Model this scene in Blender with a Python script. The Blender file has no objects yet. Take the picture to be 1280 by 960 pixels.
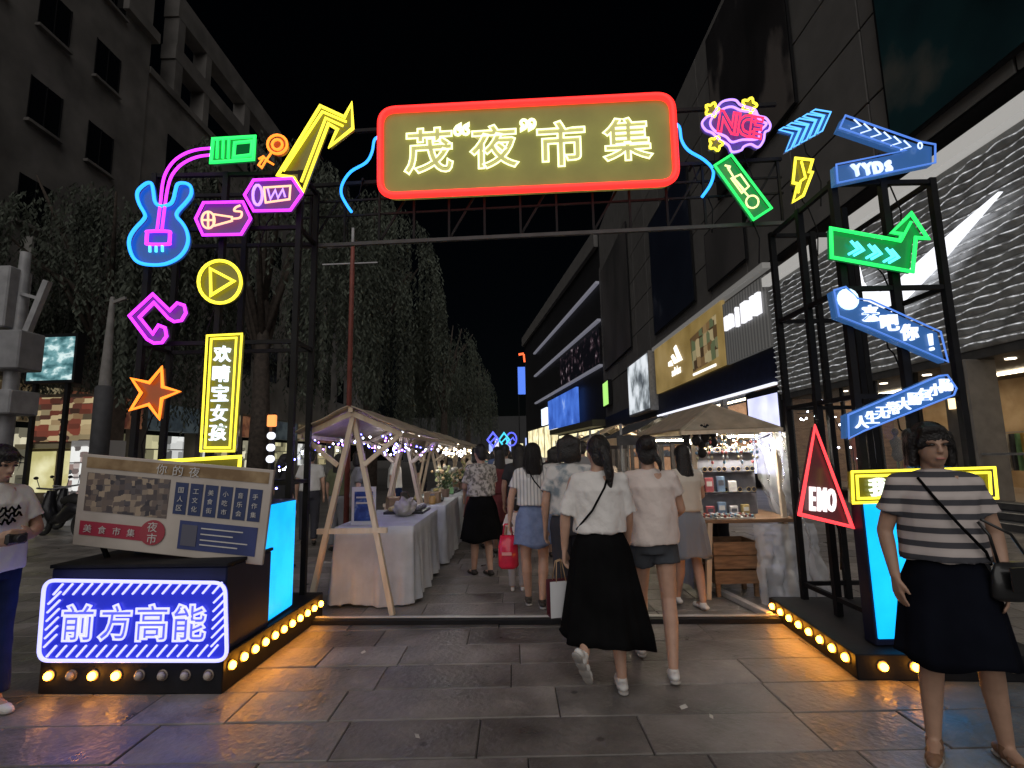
import bpy, bmesh, math, random
import numpy as np
from mathutils import Vector, Matrix, noise as mnoise

random.seed(7)
SC = bpy.context.scene
COL = SC.collection
R = math.radians
PI = math.pi

# ------------------------------------------------------------------ camera
cam_data = bpy.data.cameras.new('camera')
cam_data.sensor_width = 36.0
cam_data.lens = 36.0 * 650 / 1280          # wide phone lens
cam_data.clip_start = 0.05
cam_data.clip_end = 900
cam = bpy.data.objects.new('camera', cam_data)
COL.objects.link(cam)
_p, _r = R(7.9), R(1.1)                     # tilted up, rolled a little
_f = Vector((0, math.cos(_p), math.sin(_p)))
_x = Vector((1, 0, 0)); _u = _x.cross(_f)
_rt = _x * math.cos(_r) - _u * math.sin(_r)
_up = _u * math.cos(_r) + _x * math.sin(_r)
cam.matrix_world = Matrix(((_rt.x, _up.x, -_f.x, 0), (_rt.y, _up.y, -_f.y, 0),
                           (_rt.z, _up.z, -_f.z, 1.5), (0, 0, 0, 1)))
SC.camera = cam

# ------------------------------------------------------------------ night sky and the street's soft fill
SUN_EL, SUN_AZ = R(38), R(8)
w = bpy.data.worlds.new('World'); SC.world = w; w.use_nodes = True
wt = w.node_tree; wt.nodes.clear()
sky = wt.nodes.new('ShaderNodeTexSky'); sky.sky_type = 'NISHITA'; sky.sun_disc = False
sky.sun_elevation = SUN_EL; sky.sun_rotation = PI + SUN_AZ
bg = wt.nodes.new('ShaderNodeBackground'); bg.inputs['Strength'].default_value = 0.00022
wo = wt.nodes.new('ShaderNodeOutputWorld')
wt.links.new(sky.outputs[0], bg.inputs['Color']); wt.links.new(bg.outputs[0], wo.inputs['Surface'])
sd = bpy.data.lights.new('added_fill', 'SUN'); sd.energy = 1.05; sd.angle = R(85); sd.color = (1.0, .96, .92)  # added sun lamp standing in for street lamps behind the camera
so = bpy.data.objects.new('added_fill', sd); COL.objects.link(so)
so.rotation_euler = (R(90) - SUN_EL, 0, SUN_AZ * -1)
SC.view_settings.view_transform = 'Standard'
SC.view_settings.look = 'None'
SC.view_settings.exposure = 0.35
SC.view_settings.gamma = 1
SC.view_settings.use_curve_mapping = False
SC.render.engine = 'CYCLES'
SC.cycles.use_denoising = True
SC.cycles.max_bounces = 6
SC.cycles.diffuse_bounces = 2
SC.cycles.glossy_bounces = 2
SC.cycles.transmission_bounces = 4
SC.cycles.transparent_max_bounces = 8
SC.cycles.sample_clamp_indirect = 3
SC.cycles.use_light_tree = True
SC.cycles.caustics_reflective = False
SC.cycles.caustics_refractive = False

# ------------------------------------------------------------------ materials
MATS = {}
def mat(name, col, rough=.6, metal=0., emis=None, es=0., var=.0, vscale=6., bump=0., bscale=30., alpha=1., coat=0., detail=4, spec=.5, rvar=0., objrand=0.):
    if name in MATS: return MATS[name]
    m = bpy.data.materials.new(name); m.use_nodes = True
    nt = m.node_tree; b = nt.nodes['Principled BSDF']
    b.inputs['Base Color'].default_value = (*col, 1)
    b.inputs['Roughness'].default_value = rough
    b.inputs['Metallic'].default_value = metal
    b.inputs['Specular IOR Level'].default_value = spec
    if coat: b.inputs['Coat Weight'].default_value = coat
    if emis:
        b.inputs['Emission Color'].default_value = (*emis, 1); b.inputs['Emission Strength'].default_value = es
    if alpha < 1: b.inputs['Alpha'].default_value = alpha
    if var or bump or rvar or objrand:
        tc = nt.nodes.new('ShaderNodeTexCoord')
        n = nt.nodes.new('ShaderNodeTexNoise'); n.inputs['Scale'].default_value = vscale; n.inputs['Detail'].default_value = detail
        nt.links.new(tc.outputs['Object'], n.inputs['Vector'])
        src = n.outputs['Fac']
        if objrand:
            oi = nt.nodes.new('ShaderNodeObjectInfo')
            n.noise_dimensions = '4D'
            mw = nt.nodes.new('ShaderNodeMath'); mw.operation = 'MULTIPLY'; mw.inputs[1].default_value = 40
            nt.links.new(oi.outputs['Random'], mw.inputs[0]); nt.links.new(mw.outputs[0], n.inputs['W'])
        if var or objrand:
            mr = nt.nodes.new('ShaderNodeMapRange')
            mr.inputs[1].default_value = .3; mr.inputs[2].default_value = .7
            mr.inputs[3].default_value = 1 - var; mr.inputs[4].default_value = 1 + var
            nt.links.new(src, mr.inputs[0])
            val = mr.outputs[0]
            if objrand:
                m2 = nt.nodes.new('ShaderNodeMapRange'); m2.inputs[3].default_value = 1 - objrand; m2.inputs[4].default_value = 1 + objrand
                nt.links.new(oi.outputs['Random'], m2.inputs[0])
                mm = nt.nodes.new('ShaderNodeMath'); mm.operation = 'MULTIPLY'
                nt.links.new(val, mm.inputs[0]); nt.links.new(m2.outputs[0], mm.inputs[1]); val = mm.outputs[0]
            vm = nt.nodes.new('ShaderNodeVectorMath'); vm.operation = 'SCALE'
            vm.inputs[0].default_value = col; nt.links.new(val, vm.inputs['Scale'])
            nt.links.new(vm.outputs[0], b.inputs['Base Color'])
        if rvar:
            m3 = nt.nodes.new('ShaderNodeMapRange'); m3.inputs[1].default_value = .3; m3.inputs[2].default_value = .7
            m3.inputs[3].default_value = max(.05, rough - rvar); m3.inputs[4].default_value = min(1, rough + rvar)
            nt.links.new(src, m3.inputs[0]); nt.links.new(m3.outputs[0], b.inputs['Roughness'])
        if bump:
            nb = nt.nodes.new('ShaderNodeTexNoise'); nb.inputs['Scale'].default_value = bscale; nb.inputs['Detail'].default_value = 5
            nt.links.new(tc.outputs['Object'], nb.inputs['Vector'])
            bp = nt.nodes.new('ShaderNodeBump'); bp.inputs['Strength'].default_value = bump; bp.inputs['Distance'].default_value = .02
            nt.links.new(nb.outputs['Fac'], bp.inputs['Height']); nt.links.new(bp.outputs[0], b.inputs['Normal'])
    MATS[name] = m
    return m

def ramp_mat(name, cols, tex='noise', scale=4., rough=.8, axis=None, emis=0., stretch=(1, 1, 1), interp='LINEAR', bump=0):
    """material whose colour runs through cols over a noise / wave / voronoi pattern"""
    if name in MATS: return MATS[name]
    m = bpy.data.materials.new(name); m.use_nodes = True
    nt = m.node_tree; b = nt.nodes['Principled BSDF']; b.inputs['Roughness'].default_value = rough
    tc = nt.nodes.new('ShaderNodeTexCoord'); mp = nt.nodes.new('ShaderNodeMapping')
    mp.inputs['Scale'].default_value = stretch
    nt.links.new(tc.outputs['Object'], mp.inputs['Vector'])
    if tex == 'noise':
        t = nt.nodes.new('ShaderNodeTexNoise'); t.inputs['Scale'].default_value = scale; t.inputs['Detail'].default_value = 6; o = t.outputs['Fac']
    elif tex == 'wave':
        t = nt.nodes.new('ShaderNodeTexWave'); t.inputs['Scale'].default_value = scale; t.bands_direction = axis or 'Z'
        t.inputs['Distortion'].default_value = .6; t.inputs['Detail'].default_value = 1.5; o = t.outputs['Fac']
    else:
        t = nt.nodes.new('ShaderNodeTexVoronoi'); t.distance = 'CHEBYCHEV'; t.inputs['Scale'].default_value = scale; t.inputs['Randomness'].default_value = .55
        sp = nt.nodes.new('ShaderNodeSeparateColor'); nt.links.new(t.outputs['Color'], sp.inputs[0]); o = sp.outputs[0]
    nt.links.new(mp.outputs[0], t.inputs['Vector'])
    cr = nt.nodes.new('ShaderNodeValToRGB'); cr.color_ramp.interpolation = interp
    e = cr.color_ramp.elements
    pos = [c[0] for c in cols]
    e[0].position = pos[0]; e[0].color = (*cols[0][1], 1); e[1].position = pos[-1]; e[1].color = (*cols[-1][1], 1)
    for p, c in cols[1:-1]:
        q = e.new(p); q.color = (*c, 1)
    nt.links.new(o, cr.inputs[0]); nt.links.new(cr.outputs[0], b.inputs['Base Color'])
    if emis:
        nt.links.new(cr.outputs[0], b.inputs['Emission Color']); b.inputs['Emission Strength'].default_value = emis
    if bump:
        bp = nt.nodes.new('ShaderNodeBump'); bp.inputs['Strength'].default_value = bump; bp.inputs['Distance'].default_value = .01
        nt.links.new(o, bp.inputs['Height']); nt.links.new(bp.outputs[0], b.inputs['Normal'])
    MATS[name] = m
    return m

def glow(name, col, s):
    return mat('glow_' + name, tuple(min(.8, c) for c in col), .4, emis=col, es=s)

NEON = {  # tube colour, tube strength, acrylic panel colour, faint panel emission painting in the tubes' light on it
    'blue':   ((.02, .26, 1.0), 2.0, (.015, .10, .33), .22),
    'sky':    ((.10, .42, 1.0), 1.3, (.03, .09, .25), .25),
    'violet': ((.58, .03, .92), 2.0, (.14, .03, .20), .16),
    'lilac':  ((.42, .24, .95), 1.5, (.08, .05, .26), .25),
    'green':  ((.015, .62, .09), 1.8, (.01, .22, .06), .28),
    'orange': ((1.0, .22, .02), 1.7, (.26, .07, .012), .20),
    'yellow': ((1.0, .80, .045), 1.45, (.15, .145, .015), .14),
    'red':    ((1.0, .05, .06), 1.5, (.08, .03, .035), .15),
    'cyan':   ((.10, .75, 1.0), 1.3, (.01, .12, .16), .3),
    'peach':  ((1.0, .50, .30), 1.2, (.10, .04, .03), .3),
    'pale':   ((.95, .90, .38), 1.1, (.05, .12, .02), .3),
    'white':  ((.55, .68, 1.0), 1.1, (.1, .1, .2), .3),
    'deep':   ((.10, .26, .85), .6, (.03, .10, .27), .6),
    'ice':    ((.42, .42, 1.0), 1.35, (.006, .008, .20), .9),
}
def tube_mat(c): return glow('tube_' + c, NEON[c][0], NEON[c][1])
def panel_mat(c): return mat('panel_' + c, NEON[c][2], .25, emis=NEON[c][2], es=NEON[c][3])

M_BLACK = mat('black_steel', (.010, .010, .012), .6, 0., spec=.2, var=.3, vscale=9, bump=.05)
M_DARKBOX = mat('navy_panel', (.012, .016, .045), .5, spec=.3, var=.3, vscale=3, bump=.04)
M_WOOD = ramp_mat('pine_timber', [(.3, (.60, .47, .33)), (.7, (.78, .66, .50))], 'noise', 5, .65, stretch=(3, 3, .6), bump=.15)
M_WOOD_D = ramp_mat('crate_timber', [(.3, (.16, .09, .05)), (.7, (.34, .2, .11))], 'noise', 6, .7, stretch=(1, 1, 6), bump=.2)
M_CANVAS = mat('canvas', (.54, .46, .36), .9, var=.25, vscale=7, bump=.25, bscale=60)
_ct = M_CANVAS.node_tree; _tr = _ct.nodes.new('ShaderNodeBsdfTranslucent'); _tr.inputs['Color'].default_value = (.55, .45, .33, 1)   # thin cloth lets lamp light through
_mx = _ct.nodes.new('ShaderNodeMixShader'); _mx.inputs[0].default_value = .4
_ct.links.new(_ct.nodes['Principled BSDF'].outputs[0], _mx.inputs[1]); _ct.links.new(_tr.outputs[0], _mx.inputs[2]); _ct.links.new(_mx.outputs[0], _ct.nodes['Material Output'].inputs['Surface'])
M_CLOTH = mat('white_table_cloth', (.50, .52, .56), .9, var=.12, vscale=5, bump=.2, bscale=14)
M_STONE = mat('paver_stone', (.178, .160, .148), .45, var=.45, vscale=3.2, bump=.5, bscale=22, objrand=.32, rvar=.2, detail=9)
def weather(m):
    # stains that run across the slabs, and trodden gum spots
    nt = m.node_tree; b = nt.nodes['Principled BSDF']; src = b.inputs['Base Color'].links[0].from_socket
    g = nt.nodes.new('ShaderNodeNewGeometry')
    n = nt.nodes.new('ShaderNodeTexNoise'); n.inputs['Scale'].default_value = .9; n.inputs['Detail'].default_value = 6; n.inputs['Roughness'].default_value = .65
    nt.links.new(g.outputs['Position'], n.inputs['Vector'])
    r1 = nt.nodes.new('ShaderNodeMapRange'); r1.inputs[1].default_value = .34; r1.inputs[2].default_value = .66; r1.inputs[3].default_value = .55; r1.inputs[4].default_value = 1.3
    nt.links.new(n.outputs['Fac'], r1.inputs[0])
    v = nt.nodes.new('ShaderNodeTexVoronoi'); v.inputs['Scale'].default_value = 3.1; nt.links.new(g.outputs['Position'], v.inputs['Vector'])
    r2 = nt.nodes.new('ShaderNodeMapRange'); r2.inputs[1].default_value = .055; r2.inputs[2].default_value = .085; r2.inputs[3].default_value = .45; r2.inputs[4].default_value = 1
    nt.links.new(v.outputs['Distance'], r2.inputs[0])
    mm = nt.nodes.new('ShaderNodeMath'); mm.operation = 'MULTIPLY'; nt.links.new(r1.outputs[0], mm.inputs[0]); nt.links.new(r2.outputs[0], mm.inputs[1])
    vm = nt.nodes.new('ShaderNodeVectorMath'); vm.operation = 'SCALE'; nt.links.new(src, vm.inputs[0]); nt.links.new(mm.outputs[0], vm.inputs['Scale'])
    nt.links.new(vm.outputs[0], b.inputs['Base Color'])
weather(M_STONE)
M_JOINT = mat('paver_joint', (.028, .026, .024), .9, var=.4, vscale=12)
M_FACADE = mat('mall_cladding', (.165, .158, .152), .7, var=.14, vscale=1.2, bump=.04, objrand=.12)
M_LEFTWALL = mat('left_render', (.19, .178, .168), .85, var=.4, vscale=.5, bump=.1, bscale=3, detail=8)
M_DARKGLASS = mat('dark_glass', (.008, .009, .012), .12, spec=.6)
M_GREYMETAL = mat('grey_metal', (.30, .30, .31), .5, .2, var=.2, vscale=6)
M_SKIN = mat('skin', (.50, .30, .215), .5, var=.10, vscale=14)
M_SKIN2 = mat('skin_dim', (.44, .27, .19), .5, var=.10, vscale=14)
M_HAIR = mat('black_hair', (.010, .008, .008), .42, var=.4, vscale=40, bump=.6, bscale=90)
M_SHOEW = mat('white_shoe', (.66, .64, .62), .55, var=.1, vscale=18, bump=.1)
M_BARK = mat('bark', (.07, .055, .045), .9, var=.4, vscale=8, bump=.7, bscale=16)

# ------------------------------------------------------------------ mesh helpers
def new_obj(name, me, m=None, parent=None, loc=None, rot=None):
    o = bpy.data.objects.new(name, me); COL.objects.link(o)
    if m is not None and me is not None and hasattr(me, 'materials') and not me.materials: me.materials.append(m)
    if parent: o.parent = parent
    if loc is not None: o.location = loc
    if rot is not None: o.rotation_euler = rot
    return o

def tag(o, label=None, cat=None, group=None, kind=None):
    if label: o['label'] = label
    if cat: o['category'] = cat
    if group: o['group'] = group
    if kind: o['kind'] = kind
    return o

def thing(name, label, cat, loc=(0, 0, 0), rz=0., group=None):
    o = bpy.data.objects.new(name, None); COL.objects.link(o)
    o.empty_display_size = .1
    o.location = loc; o.rotation_euler = (0, 0, rz)
    return tag(o, label, cat, group)

class B:
    """collects boxes, tubes, prisms in one bmesh"""
    def __init__(s): s.bm = bmesh.new()
    def box(s, x0, x1, y0, y1, z0, z1, mtx=None):
        vs = [s.bm.verts.new(v) for v in ((x0, y0, z0), (x1, y0, z0), (x1, y1, z0), (x0, y1, z0), (x0, y0, z1), (x1, y0, z1), (x1, y1, z1), (x0, y1, z1))]
        for f in ((3, 2, 1, 0), (4, 5, 6, 7), (0, 1, 5, 4), (1, 2, 6, 5), (2, 3, 7, 6), (3, 0, 4, 7)):
            s.bm.faces.new([vs[i] for i in f])
        if mtx is not None: bmesh.ops.transform(s.bm, matrix=mtx, verts=vs)
        return s
    def tube(s, pts, r, n=8, closed=False, rs=None):
        pts = [Vector(p) for p in pts]; k = len(pts); rings = []
        for i, p in enumerate(pts):
            a = pts[(i - 1) % k] if (closed or i > 0) else p
            b = pts[(i + 1) % k] if (closed or i < k - 1) else p
            d1 = (p - a).normalized() if (p - a).length > 1e-9 else None
            d2 = (b - p).normalized() if (b - p).length > 1e-9 else None
            d = ((d1 or d2) + (d2 or d1))
            d = d.normalized() if d.length > 1e-6 else (d1 or d2)
            sc = 1.
            if d1 and d2: sc = min(1.6, 1 / max(.5, d.dot(d2)))
            ref = Vector((0, 1, 0)) if abs(d.y) < .9 else Vector((1, 0, 0))
            e1 = d.cross(ref).normalized(); e2 = d.cross(e1).normalized()
            rr = rs[i] if rs else r
            rings.append([s.bm.verts.new(p + e1 * (math.cos(2 * PI * j / n) * rr * sc) + e2 * (math.sin(2 * PI * j / n) * rr)) for j in range(n)])
        m = k if closed else k - 1
        for i in range(m):
            A, C = rings[i], rings[(i + 1) % k]
            for j in range(n):
                s.bm.faces.new((A[j], A[(j + 1) % n], C[(j + 1) % n], C[j]))
        if not closed:
            s.bm.faces.new(rings[0][::-1]); s.bm.faces.new(rings[-1])
        return s
    def bar(s, p0, p1, w, h=None):
        """square timber / tube from p0 to p1"""
        p0, p1 = Vector(p0), Vector(p1); d = p1 - p0; L = d.length; d.normalize()
        ref = Vector((0, 0, 1)) if abs(d.z) < .95 else Vector((0, 1, 0))
        sx = d.cross(ref).normalized(); sy = sx.cross(d).normalized()
        h = h or w
        m = Matrix(((sx.x, sy.x, d.x, p0.x), (sx.y, sy.y, d.y, p0.y), (sx.z, sy.z, d.z, p0.z), (0, 0, 0, 1)))
        return s.box(-w / 2, w / 2, -h / 2, h / 2, 0, L, m)
    def prism(s, pts2, y0, y1):
        """polygon in x,z extruded in y"""
        a = [s.bm.verts.new((p[0], y0, p[1])) for p in pts2]; b = [s.bm.verts.new((p[0], y1, p[1])) for p in pts2]
        n = len(a)
        s.bm.faces.new(a); s.bm.faces.new(b[::-1])
        for i in range(n): s.bm.faces.new((a[i], b[i], b[(i + 1) % n], a[(i + 1) % n]))
        return s
    def sphere(s, c, r, u=10, v=7):
        res = bmesh.ops.create_uvsphere(s.bm, u_segments=u, v_segments=v, radius=1)
        rr = r if hasattr(r, '__len__') else (r, r, r)
        bmesh.ops.transform(s.bm, matrix=Matrix.Translation(c) @ Matrix.Diagonal((*rr, 1)), verts=res['verts'])
        return s
    def lathe(s, prof, n=16, c=(0, 0, 0)):
        rings = []
        for r, z in prof:
            rings.append([s.bm.verts.new((c[0] + r * math.cos(2 * PI * j / n), c[1] + r * math.sin(2 * PI * j / n), c[2] + z)) for j in range(n)])
        for A, C in zip(rings, rings[1:]):
            for j in range(n): s.bm.faces.new((A[j], A[(j + 1) % n], C[(j + 1) % n], C[j]))
        s.bm.faces.new(rings[0][::-1]); s.bm.faces.new(rings[-1])
        return s
    def quad(s, *v):
        s.bm.faces.new([s.bm.verts.new(p) for p in v]); return s
    def mesh(s, name='m', smooth=False, bevel=0., normals=True):
        if normals: bmesh.ops.recalc_face_normals(s.bm, faces=s.bm.faces)
        if bevel:
            bmesh.ops.bevel(s.bm, geom=list(s.bm.edges), offset=bevel, segments=1, affect='EDGES', clamp_overlap=True)
        me = bpy.data.meshes.new(name); s.bm.to_mesh(me); s.bm.free()
        if smooth: me.polygons.foreach_set('use_smooth', [True] * len(me.polygons))
        return me
    def build(s, name, m, parent=None, loc=None, rot=None, smooth=False, bevel=0., normals=True):
        return new_obj(name, s.mesh(name, smooth, bevel, normals), m, parent, loc, rot)

def box(name, m, parent, x0, x1, y0, y1, z0, z1, bevel=0.):
    return B().box(x0, x1, y0, y1, z0, z1).build(name, m, parent, bevel=bevel)

def crom(pts, closed, sub=4):
    n = len(pts); out = []
    P = [Vector((*p, 0)) for p in pts]
    for i in range(n if closed else n - 1):
        if closed: a, b, c, d = P[i - 1], P[i], P[(i + 1) % n], P[(i + 2) % n]
        else: a, b, c, d = P[max(i - 1, 0)], P[i], P[i + 1], P[min(i + 2, n - 1)]
        for k in range(sub):
            t = k / sub
            q = .5 * ((2 * b) + (c - a) * t + (2 * a - 5 * b + 4 * c - d) * t * t + (3 * b - a - 3 * c + d) * t ** 3)
            out.append((q.x, q.y))
    if not closed: out.append(pts[-1])
    return out

def round_poly(pts, r, k=6):
    """quad corners rounded by r"""
    out = []; n = len(pts)
    for i in range(n):
        p = Vector(pts[i]); a = Vector(pts[i - 1]); b = Vector(pts[(i + 1) % n])
        s = p + (a - p).normalized() * r; e = p + (b - p).normalized() * r
        for j in range(k + 1):
            t = j / k
            q = s * (1 - t) ** 2 + p * 2 * t * (1 - t) + e * t * t
            out.append((q.x, q.y))
    return out

def text_mesh(s, h, bold=0., tube=0., depth=.006):
    """glyphs of height about h, centred, standing in the x-z plane and facing -y"""
    cu = bpy.data.curves.new('glyph', 'FONT'); cu.body = s; cu.size = 1; cu.offset = bold
    if tube:
        cu.fill_mode = 'NONE'; cu.bevel_depth = tube / h; cu.bevel_resolution = 1; cu.resolution_u = 3
    else:
        cu.extrude = depth / h; cu.resolution_u = 3
    o = bpy.data.objects.new('glyph', cu); COL.objects.link(o)
    dg = bpy.context.evaluated_depsgraph_get()
    me = bpy.data.meshes.new_from_object(o.evaluated_get(dg))
    bpy.data.objects.remove(o); bpy.data.curves.remove(cu)
    a = np.empty(len(me.vertices) * 3); me.vertices.foreach_get('co', a); a = a.reshape(-1, 3)
    lo, hi = a.min(0), a.max(0)
    a = (a - (lo + hi) / 2)
    if len(s) == 1: a *= h / max(hi[1] - lo[1], hi[0] - lo[0])
    else: a *= h / (hi[1] - lo[1])
    b = np.stack([a[:, 0], -a[:, 2], a[:, 1]], 1)
    me.vertices.foreach_set('co', b.ravel()); me.materials.clear(); me.update()
    return me

def copy_tree(o, parent=None):
    c = o.copy(); COL.objects.link(c); c.parent = parent
    for ch in o.children: copy_tree(ch, c)
    return c

# ================================================================== GROUND
ground = B().box(-120, 120, -12, 420, -.5, -.03).build('ground', M_JOINT); tag(ground, kind='structure')
gm = bpy.data.materials.new('far_paving'); gm.use_nodes = True
nt = gm.node_tree; b = nt.nodes['Principled BSDF']; b.inputs['Roughness'].default_value = .55
tc = nt.nodes.new('ShaderNodeTexCoord'); bt = nt.nodes.new('ShaderNodeTexBrick')
bt.inputs['Color1'].default_value = (.085, .08, .077, 1); bt.inputs['Color2'].default_value = (.13, .122, .116, 1); bt.inputs['Mortar'].default_value = (.03, .028, .026, 1)
bt.inputs['Scale'].default_value = 1; bt.inputs['Brick Width'].default_value = 1.; bt.inputs['Row Height'].default_value = .5; bt.inputs['Mortar Size'].default_value = .008
nt.links.new(tc.outputs['Object'], bt.inputs['Vector']); nt.links.new(bt.outputs['Color'], b.inputs['Base Color'])
MATS['far_paving'] = gm
B().quad((-110, 12.0, 0), (110, 12.0, 0), (110, 400, 0), (-110, 400, 0)).build('street', gm)
tag(bpy.data.objects['street'], kind='structure')
B().quad((-110, -11, 0), (-12.4, -11, 0), (-12.4, 11.99, 0), (-110, 11.99, 0)).quad((12.4, -11, 0), (110, -11, 0), (110, 11.99, 0), (12.4, 11.99, 0)).quad((-12.39, -11, 0), (12.39, -11, 0), (12.39, 1.99, 0), (-12.39, 1.99, 0)).build('pavement_surround', gm)
tag(bpy.data.objects['pavement_surround'], kind='structure')
pav = B().box(-12.39, 12.39, 2.0, 11.99, -.029, -.012).build('pavement', M_JOINT); tag(pav, kind='structure')
PM = {}
for L in (.6, .75, .9, 1.1, 1.35):
    PM[L] = B().box(-L / 2 + .003, L / 2 - .003, -.196, .196, -.06, 0).mesh('paver', bevel=.005); PM[L].materials.append(M_STONE)
rest = B()
y = 2.25; cnt = 0
while y < 12:
    lim = min(12.2, y * 1.03 + .6)
    x = -12.3 + random.random() * .5
    while x < 12.3:
        L = random.choice((.6, .75, .9, .9, 1.1, 1.35))
        c = x + L / 2
        dz = random.uniform(-.0025, .0025)
        if abs(c) < lim and y < 9.8 and cnt < 298:
            new_obj('paver', PM[L], None, pav, (c, y, dz), (random.uniform(-.003, .003), random.uniform(-.003, .003), 0)); cnt += 1
        else:
            rest.box(x + .004, x + L - .004, y - .196, y + .196, -.028, dz)
        x += L
    y += .4
tag(rest.build('distant_pavers', M_STONE, pav), kind='stuff')
# litter leaves on the slabs near the feet
# metal threshold under the gate
th = thing('gate_threshold', 'low black steel threshold with a pale metal nosing laid across the gateway', 'threshold', (0, 0, 0))
TH0, TH1 = Vector((-1.95, 5.06, 0)), Vector((2.33, 4.86, 0))
B().bar(TH0 + Vector((0, 0, .022)), TH1 + Vector((0, 0, .022)), .10, .042).build('strip', M_BLACK, th, bevel=.004)
B().bar(TH0 + Vector((0, .03, .05)), TH1 + Vector((0, .03, .05)), .035, .012).build('nosing', mat('pale_alu', (.55, .54, .52), .4, .3, var=.15), th, bevel=.002)
for i, (x, y_, a, s_, lab) in enumerate(((.98, 3.32, .4, .026, 'small pale paper scrap lying on the paving before the walking pair'), (1.1, 3.2, 1.3, .018, 'tiny torn paper scrap on the paving beside the walking pair'), (-.55, 3.05, 2.0, .02, 'small pale paper scrap near the middle foreground paving'), (-1.2, 4.3, .9, .02, 'tiny paper scrap on the paving near the left bulbs'))):
    t = thing('paper_scrap', lab, 'litter', (x, y_, .004), a)
    B().quad((-s_, -s_ * .5, .0), (s_ * .8, -s_ * .6, .004), (s_, s_ * .5, .012), (-s_ * .7, s_ * .6, .006)).build('scrap', mat('scrap_paper', (.55, .52, .47), .8, var=.2), t)
rl = thing('floor_rail', 'long pale metal floor edging running back beside the goods stall', 'edging', (1.93, 5.05, 0))
B().bar((0.36, -.1, .03), (.02, 2.6, .03), .07, .05).build('rail', MATS['pale_alu'], rl, bevel=.004)

# ================================================================== MALL (right side of the street)
FX = 10.2
mall = thing('shopping_mall', 'dark stone clad shopping mall with lit shopfronts along the street', 'building', (FX, 0, 0))
def wallpart(name, y0, y1, z0, z1, m=M_FACADE, dx=0., t=.5):
    return box(name, m, mall, dx, dx + t, y0, y1, z0, z1)
# upper wall: cladding panels with recessed joints
wallpart('upper_wall', -8, 57, 8.9, 22.6, MATS['black_steel'], .10, 6)
pm = B().box(0, .06, -1.97, 1.97, -1.12, 1.12).mesh('cladding_panel', bevel=.012); pm.materials.append(M_FACADE)
for iz in range(6):
    for iy in range(14):
        new_obj('cladding_panel', pm, None, mall, (.03, 3.5 + iy * 4.0, 10.08 + iz * 2.29))
wallpart('tower_wall', 38, 57, 22.65, 27.0, M_FACADE, .1, 5)
wallpart('dark_band', 19.6, 57, 4.1, 5.5, MATS['navy_panel'], -.05, .5)
wallpart('sign_band_back', 19.6, 57, 5.5, 8.88, M_FACADE, .06, .5)
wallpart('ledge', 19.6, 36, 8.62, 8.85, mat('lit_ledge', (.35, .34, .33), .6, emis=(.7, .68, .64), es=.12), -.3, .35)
# big wall posters
def poster(label, y0, y1, z0, z1, m, name='wall_poster', d=.12):
    t = thing(name, label, 'poster', (FX - .02, (y0 + y1) / 2, z0))
    w = (y1 - y0) / 2; h = z1 - z0
    box('frame', M_BLACK, t, -d, -.03, -w, w, 0, h)
    box('print', m, t, -d - .012, -d - .003, -w + .08, w - .08, .08, h - .08)
    return t
P1 = ramp_mat('poster_figure', [(.40, (.016, .015, .016)), (.52, (.03, .028, .03)), (.56, (.16, .14, .13)), (.75, (.11, .10, .095))], 'noise', .22, .5, stretch=(1, 1, .55))
P2 = ramp_mat('poster_navy', [(.35, (.018, .024, .045)), (.6, (.026, .034, .06)), (.72, (.09, .10, .14))], 'noise', .35, .35)
P3 = ramp_mat('poster_grey', [(.35, (.07, .07, .07)), (.6, (.13, .12, .12)), (.75, (.16, .15, .145))], 'noise', .3, .5, stretch=(1, 1, .4))
P4 = ramp_mat('poster_teal', [(.35, (.012, .035, .045)), (.55, (.018, .06, .07)), (.68, (.12, .13, .12))], 'noise', .4, .4)
poster('huge dark fashion poster with a pale figure high on the mall wall', 16.6, 23.6, 13.5, 22.0, P1)
poster('dark navy poster hanging above the gold sports shop sign', 27.5, 35.7, 9.7, 17.9, P2)
poster('tall grey poster on the far end of the mall wall', 42.8, 55.6, 10.4, 21.5, P3)
poster('teal and black poster high above the wave screen', 6.0, 12.7, 9.2, 15.2, P4)
poster('small grey poster between the navy poster and the wave screen', 21.2, 25.6, 9.6, 12.6, P3)
# louvre box at the very top of the frame
lv = thing('roof_louvre', 'pale slatted louvre jutting out high on the mall wall', 'louvre', (FX - .9, 7.6, 11.15))
for i in range(6):
    box('slat', M_GREYMETAL, lv, .0, .9, -1.6, 1.6, i * .16, i * .16 + .05)
box('back', M_BLACK, lv, .86, .895, -1.65, 1.65, -.05, .95)

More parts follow.
